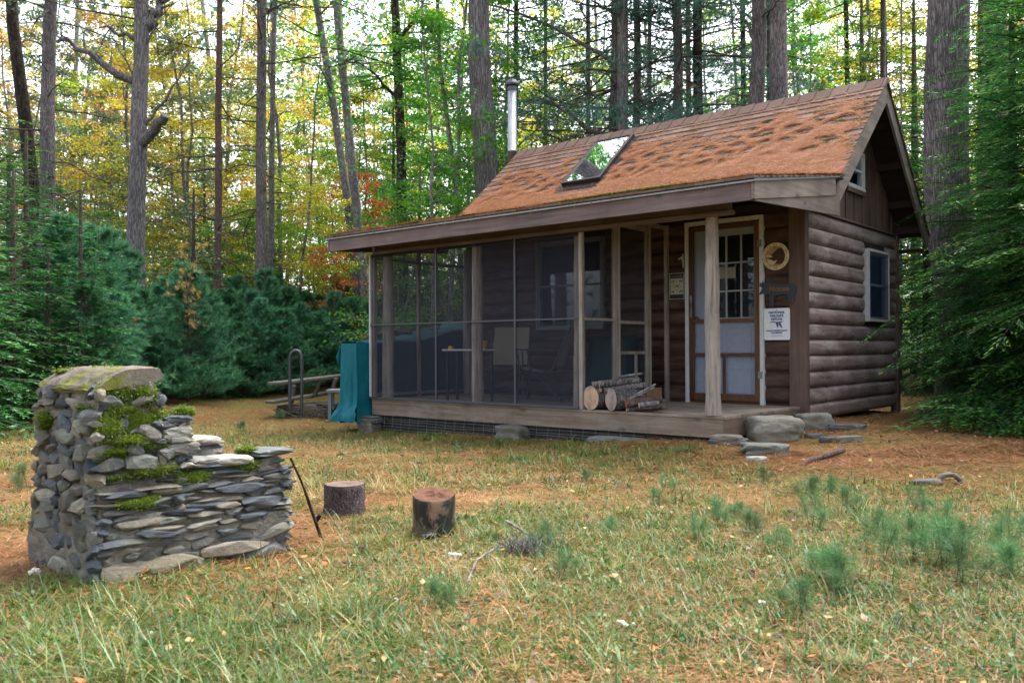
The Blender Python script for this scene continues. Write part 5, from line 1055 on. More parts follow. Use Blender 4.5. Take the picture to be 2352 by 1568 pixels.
# --- named near and middle distance trunks -------------------------------------
def trunk_tree(name, px0, px1, d, wpx, bark, label, top_px=None, branches=(), h=None, py0=700, flare=1.25, deadb=0, seed=0, crown=None, lean_d=0., bseg=14, bend=None, side=0):
    """trunk seen at px0 low down and at px1 at the top of the frame"""
    base = G2(px0, d); r = wpx/2*d/FPX; zt = CAM[2]+d*.40; H = h or (zt+5); rg = np.random.default_rng(100+seed)
    q1 = P(px1, 0, d+lean_d); f_ = (q1-base); n = bseg; t = np.linspace(0, 1, n); Ht = H/(q1[2]-base[2]); pts = base+f_*Ht*t[:, None]
    wob = r*.8; pts[:, 0] += (vnoise(t*3.5, t*0+seed*1.7, 1, seed)-.5)*wob*2; pts[:, 1] += (vnoise(t*3.5, t*0+seed*2.9, 1, seed+1)-.5)*wob*2
    if bend: pts += np.outer(np.sin(np.clip(t*Ht, 0, 1)*3.14159), RGT*bend*d/FPX)
    pts[0, 2] -= .3; T_ = thing(name, base, label, 'tree'); org = np.array(base)
    rad = r*(1.08-.5*t); rad[0] *= flare*1.15; rad[1] *= 1.03
    b = B(); b.tube(pts-org, rad, 18 if wpx > 30 else 10, lump=.06, seed=seed)
    if deadb:   # bare dead pine branches
        for k in range(deadb):
            z = base[2]+1.4+(H-2)*(k+rg.random())/deadb; a = rg.uniform(0, 6.28); p = path_at(pts, [(z-base[2])/H])[0]-org; l = rg.uniform(.7, 2.3); d_ = np.array([math.cos(a), math.sin(a), rg.uniform(-.25, .3)]); pa = branch_path(p, unit(d_), l, 7, rg, droop=rg.uniform(-.4, .9), wig=.28)
            b.tube(pa, np.linspace(.012+.012*l*.5, .004, 8), 5, cap=False, mi=1)
            for j in range(6): p2 = path_at(pa, [rg.uniform(.25, .97)])[0]; a2 = a+rg.normal(0, .9); b.tube(branch_path(p2, unit(np.array([math.cos(a2), math.sin(a2), rg.uniform(-.4, .3)])), l*rg.uniform(.2, .5), 4, rg, wig=.35), [.007, .006, .004, .003, .003], 4, cap=False, mi=1)
    def at_py(py): # point on the trunk seen near image row py
        zs = CAM[2]+(802-py)*d/FPX; i = np.clip((zs-base[2])/(H), 0, 1); return path_at(pts, [i])[0]
    for k, bp in enumerate(branches):       # (py at trunk, end px, end py, radius px, [mid offsets])
        a = at_py(bp[0]); e = P(bp[1], bp[2], d+(bp[5] if len(bp) > 5 else 0)); m_ = (a+e)/2+np.array([0, 0, bp[4]*d/FPX]); tt = np.linspace(0, 1, 9)[:, None]
        pa = a*(1-tt)**2+2*m_*tt*(1-tt)+e*tt**2; rr = bp[3]*d/FPX; wob_ = rg.normal(0, rr*(.5 if len(bp) <= 6 else .12), pa.shape); wob_[0] = 0; q = B().tube(pa+wob_-org, np.linspace(rr, rr*(bp[6] if len(bp) > 6 else .35), 9), 8, lump=.15, seed=k)
        if len(bp) <= 6:
            for z in range(6): p2 = path_at(pa, [rg.uniform(.35, .95)])[0]-org; dd_ = unit((e-a))+rg.normal(0, .6, 3); q.tube(branch_path(p2, unit(dd_), rg.uniform(.3, 1.), 4, rg, wig=.3), np.linspace(rr*.3, .004, 5), 4, cap=False)
        obj('limb', q, M[bark], T_, True)
    if crown: # (material, z from, n tufts clusters, radius)
        mat_, z0_, nc, rad_ = crown; lf = B(); pb_ = B(); rgc = np.random.default_rng(seed+500); Cc, Dd = [], []
        for k in range(nc):
            z = z0_+(H-z0_)*rgc.random()**.8; a = rgc.uniform(0, 6.28); p = path_at(pts, [(z-base[2])/H])[0]-org; rr = rad_*(1.1-.6*(z-z0_)/(H-z0_+.01))*rgc.uniform(.3, 1); c = p+np.array([math.cos(a)*rr, math.sin(a)*rr, rgc.uniform(-.1, .35)]); m_ = 60; b_keep = None
            cc = c+rgc.normal(0, 1, (m_, 3))*np.array([.34, .34, .08]); Cc.append(cc); Dd.append(unit(rgc.normal(0, .6, (m_, 3))+np.array([math.cos(a)*.6, math.sin(a)*.6, .35])))
            b.tube(branch_path(p, unit(c-p+np.array([0, 0, -.1])), np.linalg.norm(c-p)+.3, 6, rgc, wig=.2), np.linspace(.022, .006, 7), 5, cap=False, mi=1)
        Cc = np.concatenate(Cc); Dd = np.concatenate(Dd)
        if mat_.startswith('needle'): needles_tuft(lf, Cc, Dd, 8, .15, .013, rgc, .6)
        else: leafquads(lf, Cc, unit(Dd+np.array([0, 0, 1.])), .095, np.clip(vnoise(Cc[:, 0]*1.3, Cc[:, 2]*1.3+Cc[:, 1], 1, seed)+rgc.normal(0, .15, len(Cc)), 0, 1), rgc)
        obj('crown', lf, M[mat_], T_)
    obj('trunk', b, [M[bark], M['twig']], T_, True)
    return T_
trunk_tree('dark_leaning_tree', 92, 30, 20.5, 33, 'bark_dark', 'black wet leaning trunk at the far left, behind the straight grey pine trunk', seed=1, bend=14, deadb=6, crown=('leaf_olive', 7., 14, 2.))
trunk_tree('pine_tree', 97, 118, 19.5, 36, 'bark_pine', 'straight grey pine trunk crossing the black leaning trunk at the far left', seed=2, deadb=34, crown=('needle_far', 8., 40, 2.2))
trunk_tree('oak_tree', 308, 322, 19, 42, 'bark_grey', 'furrowed grey oak trunk with a snapped limb stub, behind the stone barbecue', seed=3, branches=((180, 130, 82, 11, -4, 0), (335, 380, 264, 12, -4, -.4, .85), (60, 395, -12, 15, 14, .4), (92, 230, 58, 6, 10), (300, 440, 135, 4, -20), (120, 372, 22, 4, -6), (205, 262, 92, 3, 12)), crown=('leaf_olive', 7.6, 16, 2.6))
trunk_tree('spruce_tree', 495, 505, 20.5, 17, 'bark_red', 'slim reddish trunk, right of the furrowed oak with the snapped limb', seed=4, deadb=26)
trunk_tree('pine_tree', 598, 601, 21, 26, 'bark_pine', 'dark straight pine trunk with a swollen knot and many dead branches left of the cabin', seed=5, deadb=46, crown=('needle_far', 7.5, 20, 2.))
trunk_tree('maple_tree', 614, 632, 21.6, 14, 'bark_smooth', 'thin pale grey trunk just right of the dark straight pine trunk', seed=6, deadb=8)
trunk_tree('maple_tree', 838, 722, 22, 20, 'bark_smooth', 'curved pale trunk leaning left, left one of the leaning pair beside the cabin', seed=7, bend=10, crown=('leaf_olive', 7., 22, 2.2))
trunk_tree('maple_tree', 850, 770, 21.6, 22, 'bark_smooth', 'curved mossy trunk leaning left, right one of the leaning pair beside the cabin', seed=8, bend=6, crown=('leaf_olive', 7.5, 20, 2.2))
trunk_tree('maple_tree', 938, 903, 20.5, 25, 'bark_dark', 'grey brown maple trunk with green leaves, between the leaning pair and the big pine', seed=9, branches=((230, 905-60, 160, 5, 6), (110, 985, -10, 6, 8)), crown=('leaf_green', 6.5, 26, 2.6))
trunk_tree('pine_tree', 1118, 1102, 17, 63, 'bark_grey', 'thick straight bare trunk rising right behind the left end of the cabin', seed=10, deadb=0, crown=('needle_far', 9.5, 30, 2.5))
for i, (p0_, p1_, d_, w_, bk, lb, db) in enumerate((
    (1180, 1184, 21, 14, 'bark_dark', 'thin mossy trunk between the big pine and the stove pipe', 8),
    (1250, 1252, 22, 11, 'bark_pine', 'thin bare trunk just right of the stove pipe', 14),
    (1356, 1352, 21, 13, 'bark_pine', 'thin trunk above the skylight with bare twigs, left of the paired pine trunks', 18),
    (1410, 1412, 17.5, 26, 'bark_pine', 'left trunk of the paired pines above the skylight', 30),
    (1432, 1428, 16.8, 31, 'bark_grey', 'right lichen grey trunk of the paired pines above the skylight', 40),
    (1458, 1460, 18.5, 21, 'bark_pine', 'straight pine trunk just right of the paired pines', 26),
    (1489, 1492, 24, 12, 'bark_pine', 'thin far trunk between the paired pines and the mid roof pine', 10),
    (1558, 1553, 17.5, 27, 'bark_pine', 'dark pine trunk above the middle of the roof ridge', 34),
    (1583, 1580, 21, 15, 'bark_red', 'thin trunk wedged between the two dark pines above mid roof', 6),
    (1606, 1604, 18, 27, 'bark_dark', 'second dark pine trunk above the middle of the roof ridge, green lichened', 26),
    (1708, 1706, 24, 15, 'bark_dark', 'thin green trunk left of the thick pale pines above the roof', 14),
    (1736, 1744, 15.8, 41, 'bark_pine', 'left one of the two thick pale pine trunks above the roof', 10),
    (1768, 1766, 19, 20, 'bark_red', 'shadowed thin trunk between the two thick pale pine trunks', 8),
    (1794, 1791, 15.2, 49, 'bark_pine', 'right and thickest of the two thick pale pine trunks above the roof', 8))):
    trunk_tree('pine_tree', p0_, p1_, d_, w_, bk, lb, seed=20+i, deadb=db, crown=('needle_far', 4.6 if i < 11 else 7.5, 44 if i in (3, 5, 7, 9, 10, 11) else 22, 2.6), branches=((120, p1_-40, 40, 6, 20),) if i in (11,) else (((150, p0_-330, 0, 5, 40), (330, p0_-190, 215, 6, 16), (420, p0_-170, 300, 5, 25)) if i == 3 else ()))
trunk_tree('pine_tree', 2212, 2186, 12.4, 108, 'bark_grey', 'massive furrowed pine trunk behind the hemlock right of the cabin', seed=50, flare=1.6, crown=('needle_far', 9, 20, 2.5))
trunk_tree('pine_tree', 2310, 2292, 18, 62, 'bark_pine', 'second large trunk at the right edge, behind the massive furrowed pine', seed=51, deadb=10)
trunk_tree('birch_tree', 2030, 2033, 17, 5, 'bark_smooth', 'very thin pale sapling stem behind the cabin peak, left one', seed=52)
trunk_tree('birch_tree', 2068, 2071, 16, 5, 'bark_smooth', 'very thin pale sapling stem behind the rear rake, right one', seed=53)
trunk_tree('maple_tree', 1958, 1945, 22, 13, 'bark_dark', 'slim curving trunk among yellow green leaves left of the cabin peak', seed=54, crown=('leaf_lime', 5.5, 20, 2.2))
# --- foliage trees ------------------------------------------------------------------
DT = [Tree('broadleaf_tree', *decid(s_, **kw), 'bark_smooth', 'leaf_yellow') for s_, kw in ((11, dict(h=9.5, r=.045, nb=36, bl=2.7, lean=(.7, .3))), (12, dict(h=12, r=.06, nb=42, bl=3.0, h0=1.5, lean=(-.8, .5))), (13, dict(h=7, r=.03, nb=30, bl=2.3, h0=.6, lean=(.8, -.6))), (14, dict(h=14, r=.075, nb=46, bl=3.3, h0=2., lean=(.3, -.9))))]
rgp = np.random.default_rng(77)
GN = {'leaf_yellow': 'yellow leaved trees in the woods', 'leaf_orange': 'orange leaved trees in the woods', 'leaf_lime': 'yellow green trees in the woods', 'leaf_green': 'green maples in the woods', 'leaf_olive': 'grey green trees in the woods', 'leaf_red': 'red leaved trees in the woods'}
def zone(px):
    return 'at the far left' if px < 200 else 'behind the snapped limb oak' if px < 520 else 'left of the leaning pair' if px < 760 else 'beside the left cabin end' if px < 1080 else 'behind the cabin roof' if px < 1950 else 'behind the hemlock right of the cabin'
MATS_L = [('leaf_yellow', .36), ('leaf_orange', .10), ('leaf_lime', .34), ('leaf_olive', .20)]
def putdec(px, d, m_, sc=1., k=None, szz=1.):
    k = int(rgp.integers(4)) if k is None else k; z = zone(px); col = GN[m_].split(' trees')[0].replace(' maples', '').split(' in the')[0]
    col = {'leaf_yellow': 'yellow leaved', 'leaf_orange': 'orange leaved', 'leaf_lime': 'yellow green leaved', 'leaf_green': 'green leaved', 'leaf_olive': 'sparse grey green leaved', 'leaf_red': 'red leaved'}[m_]
    size = ('distant' if d > 27 else 'mid distance' if d > 20 else 'nearer'); p = G2(px, d)
    DT[k].place(p, rgp.uniform(0, 6.28), sc, f'{size} {col} broadleaf tree {z}', 'tree', f'{size} {col} trees {z}', foliage=m_, szz=szz)
for row, (d0, n_) in enumerate(((23.5, 11), (27, 15), (32, 18), (39, 20))):
    for i in range(n_):
        px = -60+(1150)*(i+rgp.random())/n_; mm_ = rgp.choice([a for a, _ in MATS_L], p=[b_ for _, b_ in MATS_L])
        if px < 250 and rgp.random() < .5: mm_ = 'leaf_olive'
        if px > 800: mm_ = rgp.choice(['leaf_green', 'leaf_lime', 'leaf_yellow'], p=[.5, .3, .2])
        putdec(px, d0+rgp.uniform(-1.5, 1.5), str(mm_), rgp.uniform(.85, 1.15)*(.85 if row == 0 else 1.))
putdec(905, 23, 'leaf_red', .75, 2); putdec(830, 26, 'leaf_orange', .9, 0); putdec(800, 21.5, 'leaf_red', .45, 2)
for px, d, m_, s_, k_ in ((985, 16.5, 'leaf_green', .8, 0), (1030, 18.5, 'leaf_green', .95, 1), (925, 18, 'leaf_green', .7, 2), (1075, 20.5, 'leaf_green', 1., 3), (1165, 19.5, 'leaf_green', .85, 1), (1215, 22, 'leaf_lime', .8, 0), (1290, 22.5, 'leaf_yellow', .6, 2), (1250, 26, 'leaf_yellow', .9, 1),
    (1330, 30, 'leaf_olive', .7, 0), (1520, 34, 'leaf_olive', .7, 2), (1680, 33, 'leaf_lime', .6, 2), (1850, 20, 'leaf_green', .95, 1), (1895, 22, 'leaf_lime', 1., 0), (1960, 24, 'leaf_yellow', 1., 3), (2020, 26, 'leaf_yellow', 1.0, 1), (2110, 24, 'leaf_yellow', 1., 3), (2080, 20, 'leaf_lime', .8, 0), (1900, 28, 'leaf_green', 1.1, 3), (2280, 24, 'leaf_yellow', 1., 1), (2340, 28, 'leaf_yellow', 1.1, 3)):
    putdec(px, d, m_, s_, k_)
for i in range(26):
    px = 1120+1300*(i+rgp.random())/26; putdec(px, rgp.uniform(27, 42), str(rgp.choice(['leaf_olive', 'leaf_lime', 'leaf_yellow', 'leaf_green'], p=[.4, .25, .15, .2])), rgp.uniform(.9, 1.25))
# understorey: bright low leafy shoots over the hedge
for i in range(14):
    px = 120+900*(i+rgp.random())/14; putdec(px, rgp.uniform(22, 24), str(rgp.choice(['leaf_lime', 'leaf_green', 'leaf_yellow', 'leaf_lime'])), rgp.uniform(.5, .7), 2)
# --- hedge of young conifers ----------------------------------------------------
PS = [Tree('young_white_pine', *pine_sapling(s_, **kw), 'twig', 'needle_pine', 'needles', 'stem') for s_, kw in ((1, {}), (2, dict(h=2.5, rad=1.25)), (3, dict(h=3.2, rad=1.15, wh=14)), (4, dict(h=2.8, rad=1.3)))]
FS = [Tree('young_fir', *hemlock(s_, h=h_, rad=r_, nb=84, h0=.05, fl=.085, fw=.024, step=.036, dens=.9, low_droop=.4), 'twig', 'needle_fir', 'needles', 'stem') for s_, h_, r_ in ((5, 2.8, 1.25), (6, 3.8, 1.4))]
hz = 0
def hlabel(kind, px, py_d): 
    w0 = 'at the far left edge' if px < 120 else 'behind the barbecue chimney' if px < 330 else 'behind the oak trunk' if px < 520 else 'above the bent pipe rail' if px < 720 else 'beside the teal tarpaulin' if px < 900 else 'seen through the porch screen'
    return f'{py_d} {kind} {w0}', f'{py_d} {kind}s {w0}'
for i, (px, dd_, kind, sc) in enumerate([(-40, 11.5, 'f', .95), (30, 12.2, 'f', .9), (110, 12.6, 'f', .85), (185, 13.2, 'f', .85), (-90, 10.5, 'f', 1.1), (60, 14.2, 'f', 1.15), (150, 14.4, 'p', 1.), (225, 15.0, 'p', 1.1), (265, 14.2, 'p', .9), (330, 15.6, 'p', 1.05), (300, 17.0, 'p', 1.2),
    (390, 16.8, 'p', 1.1), (430, 16.0, 'p', 1.2), (480, 18.2, 'p', 1.1), (350, 18.0, 'f', .9), (445, 18.4, 'f', 1.45), (520, 18.6, 'p', 1.05), (565, 19.2, 'p', 1.15), (610, 20.0, 'p', 1.1), (660, 20.5, 'p', 1.05), (700, 21.2, 'p', 1.0), (740, 21.6, 'p', 1.05), (785, 22.0, 'p', 1.0), (830, 22.0, 'p', 1.05),
    (620, 22.5, 'p', 1.3), (540, 21.5, 'p', 1.3), (690, 23.5, 'f', 1.2), (780, 24.5, 'p', 1.3), (880, 22.5, 'p', 1.0), (940, 23, 'p', 1.05), (1000, 23.5, 'p', 1.1), (1060, 24, 'p', 1.1), (875, 18.5, 'f', .9), (910, 19.5, 'f', .9), (960, 20.2, 'p', .9), (1030, 21, 'f', .9),
    (405, 20, 'f', 1.), (250, 17.2, 'f', 1.1), (20, 15.6, 'f', 1.5), (-70, 14, 'f', 1.5), (110, 17.5, 'f', 1.4), (480, 23.5, 'f', 1.3), (575, 17.9, 'f', .62), (640, 18.7, 'f', .6), (500, 17.2, 'f', .6), (550, 17.6, 'p', .8), (600, 18.2, 'p', .85), (650, 18.4, 'p', .85), (690, 19.2, 'p', .9), (735, 19.6, 'p', .9), (770, 20, 'p', .9), (815, 20.2, 'p', .95), (845, 20.8, 'p', .9), (370, 15.4, 'p', .7), (200, 13.2, 'p', .65), (460, 16.8, 'p', .8)]):
    T_ = (FS[i % 2] if kind == 'f' else PS[i % 4]); nm = ('dark young fir' if kind == 'f' else 'soft blue green young pine'); sz_ = 'low' if sc < .8 else 'tall' if sc > 1.15 else 'mid sized'
    lb_, gr = hlabel(nm, px, sz_); T_.place(G2(px, dd_)+(0, 0, -.05), rgp.uniform(0, 6.28), sc*(1.05 if px < 230 else .80)*(1.0 if kind == 'f' else .95), lb_, 'young tree', gr)
for (px, py, d, n_, lb_) in ((285, 740, 14.6, 9, 'tan dead pine twigs hanging in the hedge behind the barbecue chimney'), (430, 640, 15.3, 8, 'tan dead pine twigs near the top of the hedge right of the oak'), (450, 690, 15.3, 3, 'small tan dead pine twig low in the hedge right of the oak')):
    rg_ = np.random.default_rng(px); b = B(); Cs = []; Ds = []; c0 = P(px, py, d)
    w2_ = B()
    for k in range(n_):
        c = c0+rg_.normal(0, 1, 3)*np.array([.18, .12, .26]); w2_.tube([c0+(0, 0, -.35), (c+c0)/2, c], .004, 4, cap=False)
        for q in range(9): Cs.append(c+rg_.normal(0, .06, 3)); Ds.append(unit(rg_.normal(0, 1, 3)+np.array([0, 0, .4])))
    needles_tuft(b, np.array(Cs), np.array(Ds), 16, .085, .005, rg_, .5); o = tag(obj('dead_pine_twig', b, M['needle_dead']), lb_, 'dead twigs'); obj('stem', w2_, M['twig'], o)
# --- spruces behind the cabin peak, hemlocks on the right --------------------------
SPR = Tree('spruce_tree', *hemlock(31, h=9, rad=1.9, nb=110, fl=.11, fw=.030, step=.07, dens=.62, h0=.3, low_droop=.6), 'bark_red', 'needle_fir')
for (px, d, sc, lb_) in ((2035, 18.5, 1.15, 'dark spruce rising right behind the cabin peak'), (1985, 21, 1.1, 'dark spruce left of the cabin peak among yellow leaves'), (2105, 19, 1.0, 'dark spruce filling the gap between the cabin and the massive trunk'), (1650, 27, .95, 'small dark spruce behind the roof between pine trunks'), (2150, 23, 1.25, 'tall spruce behind the massive trunk'), (1300, 26, .8, 'dark spruce right of the stove pipe'), (905, 24, .85, 'dark fir between the leaning pair and the maple'), (1480, 29, .9, 'blue green spruce far behind the middle of the roof'), (470, 26, .75, 'slender dark spruce far behind the reddish trunk'), (1745, 30, .9, 'far spruce behind the thick pale pines'), (2260, 17, 1.1, 'dark spruce between the massive trunk and the right edge')):
    SPR.place(G2(px, d), rgp.uniform(0, 6.28), sc, lb_)
w_, nd = hemlock(41, h=6.8, rad=2.25, nb=190, h0=.12, fl=.062, fw=.019, step=.024, dens=1.25, low_droop=.45); HM = Tree('hemlock_tree', w_, nd, 'bark_dark', 'needle_hemlock')
HM.place(G2(2440, 9.6), .3, 1.0, 'bright green hemlock at the right edge with boughs sweeping down to the needles')
HM.place(G2(2330, 11.4), 2.2, .92, 'hemlock standing in front of the massive trunk with boughs reaching the log wall')
HM.place(G2(2420, 13.4), 4.0, 1.15, 'tall hemlock deep behind the others at the right edge')
HM.place(G2(2130, 15.5), 1.0, .85, 'hemlock right behind the rear corner of the cabin')
HM.place(G2(2570, 8.4), 5.0, 1.0, 'hemlock just beyond the right side of the clearing')
for i_, (px_, d_, k_) in enumerate(((-260, 12.5, 0), (-420, 14, 1), (-600, 13, 0), (-340, 17, 1), (-800, 15, 1))): FS[k_].place(G2(px_, d_), i_*1.1, 1.5, 'tall dark young fir closing the woods left of the view', 'young tree', 'firs left of the view')
for i_, (px_, d_) in enumerate(((2800, 9.5), (2750, 12.5), (3100, 10.5))): HM.place(G2(px_, d_), i_*2.1, 1.1, 'hemlock closing the woods right of the view', 'tree', 'hemlocks right of the view')
# low bough lying over the needles
b = B(); w_ = B(); rg_ = np.random.default_rng(8)
for (x0_, y0_, x1_, y1_, d_) in ((2400, 950, 2030, 968, 8.6), (2420, 985, 2120, 985, 8.3), (2440, 960, 2200, 1005, 8.2), (2400, 930, 2075, 930, 9.0), (2450, 1000, 2290, 1012, 8.0)):
    p0 = P(x0_, y0_-25, d_+.3); p1 = P(x1_, y1_, d_); l = np.linalg.norm(p1-p0); sprays(b, w_, p0, unit(p1-p0+np.array([0, 0, .10])), l, rg_, .062, .018, .022, .2, .08, 1.4)
o = thing('hemlock_bough', P(2330, 990, 8.4), 'low hemlock bough spreading just above the rust coloured needles at the right edge', 'bough'); 
for q in (b, w_): q.V = [v-np.array(o.location, np.float32) for v in q.V]
obj('needles', b, M['needle_hemlock'], o); obj('stem', w_, M['bark_dark'], o)
# --- far woods that read as one mass -------------------------------------------------
def far_woods():
    rg = np.random.default_rng(9); b = B(); lf = B(); n = 520
    for i in range(50):
        d = rg.uniform(38, 75); px = rg.uniform(-500, 2850); p = G2(px, d); h = rg.uniform(16, 26); r = rg.uniform(.06, .22); b.tube([p, p+(rg.normal(0, 1.2), rg.normal(0, 1.2), h)], [r, r*.5], 6, cap=False)
    tag(obj('distant_trunks', b, M['bark_smooth']), 'crowd of distant trunks deep in the woods', 'trees', kind='stuff')
    for nm, mt_, n, hi, dn in (('distant_foliage', 'leaf_yellow', 18000, 1.1, 'far yellow foliage deep in the woods'), ('distant_foliage', 'leaf_olive', 34000, 1.35, 'far grey green foliage deep in the woods'), ('distant_foliage', 'leaf_orange', 4000, .7, 'far orange foliage deep in the woods'), ('distant_foliage', 'needle_far', 26000, 1.4, 'far evergreen foliage deep in the woods')):
        cl = 140; lf = B(); d = rg.uniform(36, 80, cl); px = rg.uniform(-500, 2850, cl) if mt_ in ('leaf_olive', 'needle_far') else np.where(rg.random(cl) < .75, rg.uniform(-400, 1200, cl), rg.uniform(1800, 2800, cl)); zc = rg.uniform(0, 1, cl)**1.3*17*hi; pts = np.array([G2(a, c) for a, c in zip(px, d)])
        k = rg.integers(0, cl, n); C = pts[k]+np.stack([rg.normal(0, 2.4, n), rg.normal(0, 2.4, n), np.abs(zc[k]+rg.normal(0, 1.7, n))], -1)
        leafquads(lf, C, unit(rg.normal(0, .7, (n, 3))+np.array([0, 0, 1.])), .34, np.clip(rg.normal(.45, .22, n), 0, 1), rg); tag(obj(nm, lf, M[mt_]), dn, 'foliage', kind='stuff')
    # low brush wall
    n = 26000; d = rg.uniform(30, 60, n); px = rg.uniform(-600, 2950, n); x = CAM[0]+d*(FWD[0]+RGT[0]*(px-1176)/FPX); y = CAM[1]+d*(FWD[1]+RGT[1]*(px-1176)/FPX); z = rg.random(n)**1.6*3.4+.1
    lf = B(); leafquads(lf, np.stack([x, y, gz(x, y, False)+z], -1), unit(rg.normal(0, .7, (n, 3))+np.array([0, 0, 1.])), .26, np.clip(rg.normal(.4, .25, n), 0, 1), rg); tag(obj('forest_undergrowth', lf, M['leaf_lime']), 'far undergrowth closing the view between the trunks', 'undergrowth', kind='stuff')
far_woods()
def woods_behind():
    rg = np.random.default_rng(19); b = B(); n = 70
    for i in range(n):
        a = rg.uniform(-1.9, 1.9); d = rg.uniform(10, 24); x = CAM[0]-FWD[0]*math.cos(a)*d+RGT[0]*math.sin(a)*d; y = CAM[1]-FWD[1]*math.cos(a)*d+RGT[1]*math.sin(a)*d
        if abs(a) > 1.35 and d < 14: continue
        r = rg.uniform(.08, .28); b.tube([(x, y, -.6), (x, y, 20)], [r, r*.4], 8, cap=False)
    tag(obj('woods_behind_trunks', b, M['bark_pine']), 'trunks of the woods closing the clearing on the viewer side', 'trees', kind='stuff')
    lf = B(); n = 26000; a = rg.uniform(-2.0, 2.0, n); d = rg.uniform(12, 30, n); x = CAM[0]-FWD[0]*np.cos(a)*d+RGT[0]*np.sin(a)*d; y = CAM[1]-FWD[1]*np.cos(a)*d+RGT[1]*np.sin(a)*d; z = rg.uniform(-.3, 17, n)
    k = vnoise(a*6, z*.35, 1, 91) > .42; lf_n = int(k.sum()); leafquads(lf, np.stack([x, y, z], -1)[k], unit(rg.normal(0, .8, (lf_n, 3))+np.array([0, 0, 1.])), .42, np.clip(rg.normal(.45, .25, lf_n), 0, 1), rg)
    tag(obj('woods_behind_foliage', lf, M['leaf_olive']), 'foliage of the woods closing the clearing on the viewer side', 'foliage', kind='stuff')
woods_behind()
